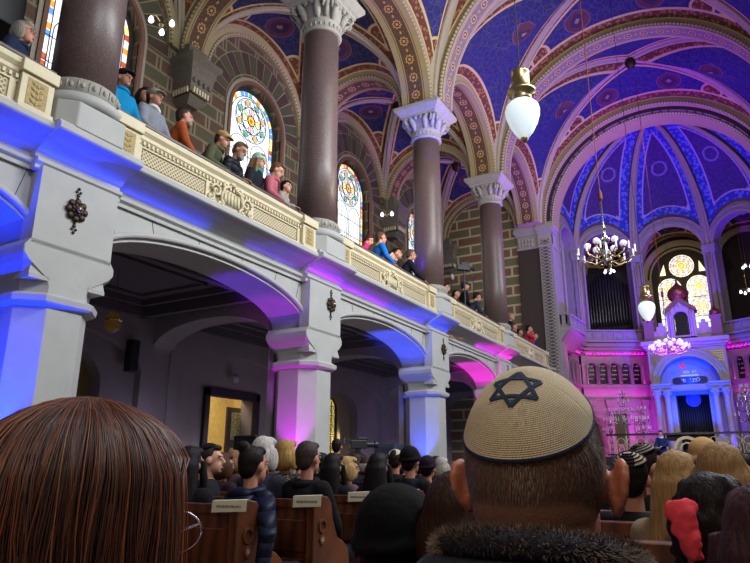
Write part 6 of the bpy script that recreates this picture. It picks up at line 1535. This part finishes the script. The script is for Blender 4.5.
    k_.add(vs, fs, None, [[uvs[x] for x in f] for f in fs])
    uv = t.uv(); rr_ = t.math('MULTIPLY', uv[0], 2*pi*1000/2.2); s1 = t.math('SINE', rr_); n2 = t.math('SINE', t.math('ADD', t.math('MULTIPLY', uv[1], 2*pi*150), t.math('MULTIPLY', uv[0], 900.0)))
    hgt = t.math('ADD', t.math('MULTIPLY', s1, .6), t.math('MULTIPLY', n2, .4)); hm = t.math('ADD', t.math('MULTIPLY', hgt, .5), .5)
    t.done(t.mix(hm, hx('#bfae8c'), hx('#e4d8ba')), .85); t.bump(hm, .8, .002)
    kp = k_.build('skullcap', t.m, t_, smooth=True); so = kp.modifiers.new('Solidify', 'SOLIDIFY'); so.thickness = .002
    e = MB(); NA = 240; e.tube([cap(TH+.006*sin(j*pi/2), 2*pi*j/NA, .95) for j in range(NA+1)], .0018, 6); e.tube([cap(TH-.012, 2*pi*j/120, 1.05) for j in range(121)], .0014, 5)
    navy = plain('navy_yarn', '#0e1a3c', .8, nz=40, amt=.3); e.build('edging', navy, kp, smooth=True)
    # star of David: six-pointed outline following the crown
    st = MB(); sc = cap(.26, -pi/2) if False else None
    STH0 = .16
    def onc(x, y):                                                # tangent plane coords around a point on the upper back of the cap
        th0 = STH; d0 = ax*cos(th0)-u2*0+(-V((0, 1, 0))+ax*ax.y).normalized()*sin(th0); e1 = V((1, 0, 0)); e2 = d0.cross(e1)*-1
        if e2.z < 0: e2 = -e2
        d = (d0+e1*x+e2*y).normalized(); q = (.0765, .097, .105); L = 1/sqrt(sum((d[i]/q[i])**2 for i in range(3))); return cc+d*(L+.0054)
    STH = STH0; R_ = .30; rot = radians(-2)
    def strip(p, q, w_):
        n_ = 10; dx, dy = q[0]-p[0], q[1]-p[1]; l = hypot(dx, dy); nx, ny = -dy/l*w_/2, dx/l*w_/2; vs = []
        for i in range(n_+1): x, y = p[0]+dx*i/n_, p[1]+dy*i/n_; vs += [onc(x+nx, y+ny), onc(x-nx, y-ny)]
        st.add(vs, [(2*i, 2*i+2, 2*i+3, 2*i+1) for i in range(n_)])
    for base in (90, -90):
        P3 = [(R_*cos(radians(base+120*k)+rot), R_*.92*sin(radians(base+120*k)+rot)) for k in range(3)]
        for k in range(3): strip(P3[k], P3[(k+1) % 3], .044)
    so = st.build('star', plain('dark_blue_yarn', '#14284a', .85, nz=60, amt=.5, bump=.4, dist=.002), kp); sd = so.modifiers.new('Solidify', 'SOLIDIFY'); sd.thickness = .0012; sd.offset = 0
    # small greenish blue fill in the star's points
    tf = MB()
    for k in range(6):
        a = radians(30+60*k)+rot; c = (R_*.72*cos(a), R_*.66*sin(a)); q = .03
        tf.add([onc(c[0]+q*cos(a+2*pi*j/3), c[1]+q*sin(a+2*pi*j/3)) for j in range(3)], [(0, 1, 2)])
    tf.build('star_point_fill', plain('teal_yarn', '#2c5560', .85), kp)
    # coat with fleece collar
    c = MB()
    c.ring_loft([[(w_*cos(a), -.03+d*sin(a), z) for a in [2*pi*k/28 for k in range(28)]] for z, w_, d in [(.42, .21, .17), (.6, .21, .16), (.85, .235, .155), (1.05, .245, .14), (1.10, .20, .13), (1.14, .145, .12), (1.165, .112, .108)]])
    for sx in (-1, 1): capsule(c, (sx*.205, -.02, 1.01), (sx*.27, .05, .68), .085, .07); capsule(c, (sx*.27, .05, .68), (sx*.13, .28, .61), .065, .05)
    c.build('coat', plain('navy_wool', '#141b2e', .8, nz=20, amt=.3, bump=.4), t_, remesh=.009)
    lg = MB()
    for sx in (-1, 1): capsule(lg, (sx*.09, 0, .5), (sx*.12, .45, .48), .10, .075); capsule(lg, (sx*.12, .45, .48), (sx*.12, .42, .12), .07, .055)
    lg.build('trousers', fabric('#17181f'), t_, remesh=.015)
    co = MB(); pts = [V((.100*cos(a), -.030+.094*sin(a), 1.158-.022*sin(a))) for a in [2*pi*k/30 for k in range(31)]]; co.tube(pts, [.015]*31, 12); col_ = co.build('collar', plain('navy_wool', '#141b2e', .8), t_, smooth=True)
    fz = MB(); 
    for _ in range(5200):
        a = r.uniform(-pi-.5, .5); ph = r.uniform(-.6, 2.6); c0 = V((.100*cos(a), -.030+.094*sin(a), 1.158-.022*sin(a))); rad = V((cos(a), sin(a), 0)); n_ = (rad*cos(ph)+V((0, 0, 1))*sin(ph)); p = c0+n_*.0145; tip = p+n_*r.uniform(.003, .007)+V((r.uniform(-.004, .004), r.uniform(-.004, .004), r.uniform(-.004, .004))); sd = n_.orthogonal().normalized()*.0007
        q = .6+.8*r.random(); fz.add([p+sd, p-sd, tip], [(0, 1, 2)], [(.13*q, .095*q, .075*q, 1)])
    fz.build('fleece', vcol('brown_fleece_strands', .9), col_)
big_man()

# ================================================================== FOREGROUND WOMAN
def hair_woman():
    HW = at(84, 540, .60); yaw = radians(20); t_ = thing('person', 'woman with long auburn hair and thin-rimmed glasses filling the lower left corner', 'person', (HW.x, HW.y, 0), yaw); zc = HW.z
    b = MB(); b.M = Matrix.Translation((0, 0, zc)); b.ell((0, -.012, .018), (.074, .093, .10), 24, 18); b.ell((0, .03, -.05), (.056, .062, .07), 20, 14); b.ell((0, .07, -.09), (.03, .028, .024), 10, 8)
    b.tube([(0, .09, .02), (0, .115, -.022), (0, .095, -.034)], [.009, .016, .013], 8); b.ell((0, .088, -.062), (.023, .012, .009), 8, 6); b.tube([(0, -.02, -.2), (0, -.015, -.04)], [.06, .052], 14)
    for sx in (-1, 1): b.ell((sx*.077, 0, -.01), (.011, .02, .03), 8, 8)
    b.M = None; b.ring_loft([[(w_*cos(a), -.02+d*sin(a), z) for a in [2*pi*k/16 for k in range(16)]] for z, w_, d in [(.42, .16, .12), (.65, .14, .10), (.88, .165, .10), (.95, .16, .09), (1.0, .06, .06)]])
    for sx in (-1, 1):
        capsule(b, (sx*.17, -.01, .92), (sx*.22, .06, .66), .045, .038); capsule(b, (sx*.22, .06, .66), (sx*.10, .3, .58), .036, .028); hand(b, V((sx*.10, .3, .58)), V((-sx*.3, 1, 0)), sx)
        capsule(b, (sx*.09, 0, .5), (sx*.11, .42, .48), .075, .055); capsule(b, (sx*.11, .42, .48), (sx*.11, .40, .1), .05, .036); b.ell((sx*.11, .47, .05), (.04, .11, .04))
    bo = b.build('body', skin(SK2), t_, remesh=.009)
    for sx in (-1, 1): e = MB(); e.M = Matrix.Translation((0, 0, zc)); e.ell((sx*.03, .0865, .012), (.012, .008, .008), 8, 6); e.build('eye', plain('eye_white', '#c8c0ba', .3), bo)
    c = MB(); c.ring_loft([[(w_*cos(a), -.02+d*sin(a), z) for a in [2*pi*k/18 for k in range(18)]] for z, w_, d in [(.40, .19, .15), (.65, .18, .14), (.86, .20, .14), (.94, .19, .12), (.99, .11, .09)]])
    for sx in (-1, 1): capsule(c, (sx*.18, -.01, .91), (sx*.24, .06, .66), .07, .06); capsule(c, (sx*.24, .06, .66), (sx*.12, .27, .6), .055, .045)
    c.build('coat', fabric('#20141c'), t_, remesh=.015)
    lg = MB()
    for sx in (-1, 1): capsule(lg, (sx*.09, 0, .5), (sx*.11, .42, .48), .09, .07); capsule(lg, (sx*.11, .42, .48), (sx*.11, .40, .12), .06, .05)
    lg.build('trousers', fabric('#17181f'), t_, remesh=.016)
    # hair: dark under-shell and combed strands over it
    def sect(z):                                                  # half width, half depth, y offset by height above head centre
        T = [(.130, .002, .002, -.02), (.127, .022, .025, -.02), (.118, .045, .052, -.02), (.10, .070, .080, -.02), (.08, .084, .095, -.021), (.06, .094, .105, -.022), (0, .102, .112, -.028), (-.08, .106, .104, -.036), (-.18, .112, .092, -.045), (-.30, .118, .078, -.05), (-.42, .11, .06, -.05)]
        for i in range(len(T)-1):
            if T[i][0] >= z >= T[i+1][0]:
                f = (T[i][0]-z)/(T[i][0]-T[i+1][0]); o_ = []
                for k in (1, 2, 3):
                    p0, p1, p2, p3 = T[max(i-1, 0)][k], T[i][k], T[i+1][k], T[min(i+2, len(T)-1)][k]
                    o_.append(p1+.5*f*(p2-p0+f*(2*p0-5*p1+4*p2-p3+f*(3*(p1-p2)+p3-p0))))
                return o_
        return T[-1][1:]
    sh = MB(); rings = []
    for z in [.129, .127, .124, .12, .114, .107, .10, .09, .08, .07, .06, .045, .03, .015, 0, -.04, -.08, -.13, -.18, -.24, -.30, -.36, -.42]:
        w_, d, yo = sect(z); rings.append([(w_*.94*cos(a), yo+d*.94*sin(a)*(1 if sin(a) < 0 or z > .06 else .35), z+zc) for a in [2*pi*k/32 for k in range(32)]])
    sh.ring_loft(rings, True, True); so = sh.build('hair', hairm('#2a1109'), t_, smooth=True)
    ms = [hx('#552611'), hx('#3a190c'), hx('#75401c'), hx('#1e0e09'), hx('#46210f')]
    r = random.Random(2)
    hs = MB()
    def strand(a, mi, lift, wav, ph):
        pts = []; zs = [.129, .126, .121, .113, .10, .088, .074, .058, .04, .015, -.015, -.05, -.09, -.13, -.17, -.22, -.27, -.32, -.37, -.41]; zend = r.uniform(-.34, -.42)
        clump = .02*sin(a*23+1)+.012*sin(a*57)
        for k, z in enumerate(zs):
            if z < zend: break
            w_, d, yo = sect(z); g = k/len(zs); aa = a+clump*g*3+(.10*sin(a*3.1+z*11+1.0)+.045*sin(ph+z*17)+.05*sin(a*17+z*21))*min(1, g*1.6)+.22*g*cos(a+1.0)
            px = w_*(1+lift)*cos(aa); py = yo+d*(1+lift)*sin(aa)
            if sin(aa) > 0 and z < .06: py = yo+d*sin(aa)*.5
            pts.append((px*(1+.05*clump*20*g), py*(1+.03*clump*20*g), z+zc+r.uniform(-.001, .001)))
        pts[0] = (pts[0][0]*1.0, pts[0][1], pts[0][2])
        n_ = len(pts); vs = []
        for k, p in enumerate(pts):
            p = V(p); o_ = V((cos(a), sin(a), .3)); sd = V((-sin(a), cos(a), 0))*(.00075*(1-.5*k/n_)); vs += [p+sd, p-sd, p+o_*.0009]
        q = r.uniform(.75, 1.25); c_ = tuple(x*q for x in ms[mi][:3])+(1,)
        hs.add(vs, [(3*k+i, 3*k+(i+1) % 3, 3*k+3+(i+1) % 3, 3*k+3+i) for k in range(n_-1) for i in range(3)], [c_]*(3*(n_-1)))
    for i in range(7500):
        a = r.uniform(-pi-.55, .55); lock = sin(a*31+2.0)+.6*sin(a*73); mi = r.choices(range(5), [3+lock*1.6, 3, max(.2, 1.4+lock*1.5), max(.3, 3-lock*1.6), 2.5])[0]
        strand(a, mi, r.uniform(-.05, .025), 0, r.uniform(0, 6))
    for i in range(60): strand(r.uniform(-pi-.4, .4), r.choice((0, 2)), r.uniform(.03, .10), 0, r.uniform(0, 6))
    hs.build('hair_strands', vcol('auburn_strands', .48), so, smooth=True)
    q = MB(); q.M = Matrix.Translation((0, 0, zc))
    for sx in (-1, 1): q.tube([(sx*.036+.027*cos(a), .112+.008*abs(cos(a)), -.002+.022*sin(a)) for a in [2*pi*k/24 for k in range(25)]], .0011, 6); q.tube([(sx*.062, .112, .006), (sx*.088, .0, .006), (sx*.09, -.02, -.004)], .0014, 6)
    q.tube([(-.009, .117, .004), (.009, .117, .004)], .0012, 6); q.build('glasses', plain('silver_spectacle_wire', '#b9b3c0', .25, .9), t_, smooth=True)
hair_woman()
light('AREA', 'foreground_fill', (-.2, -2.4, 5.0), (-.2, 1, 1.2), 75, (1, .74, .52), 1.2)  # warm fill added behind the camera for the foreground heads
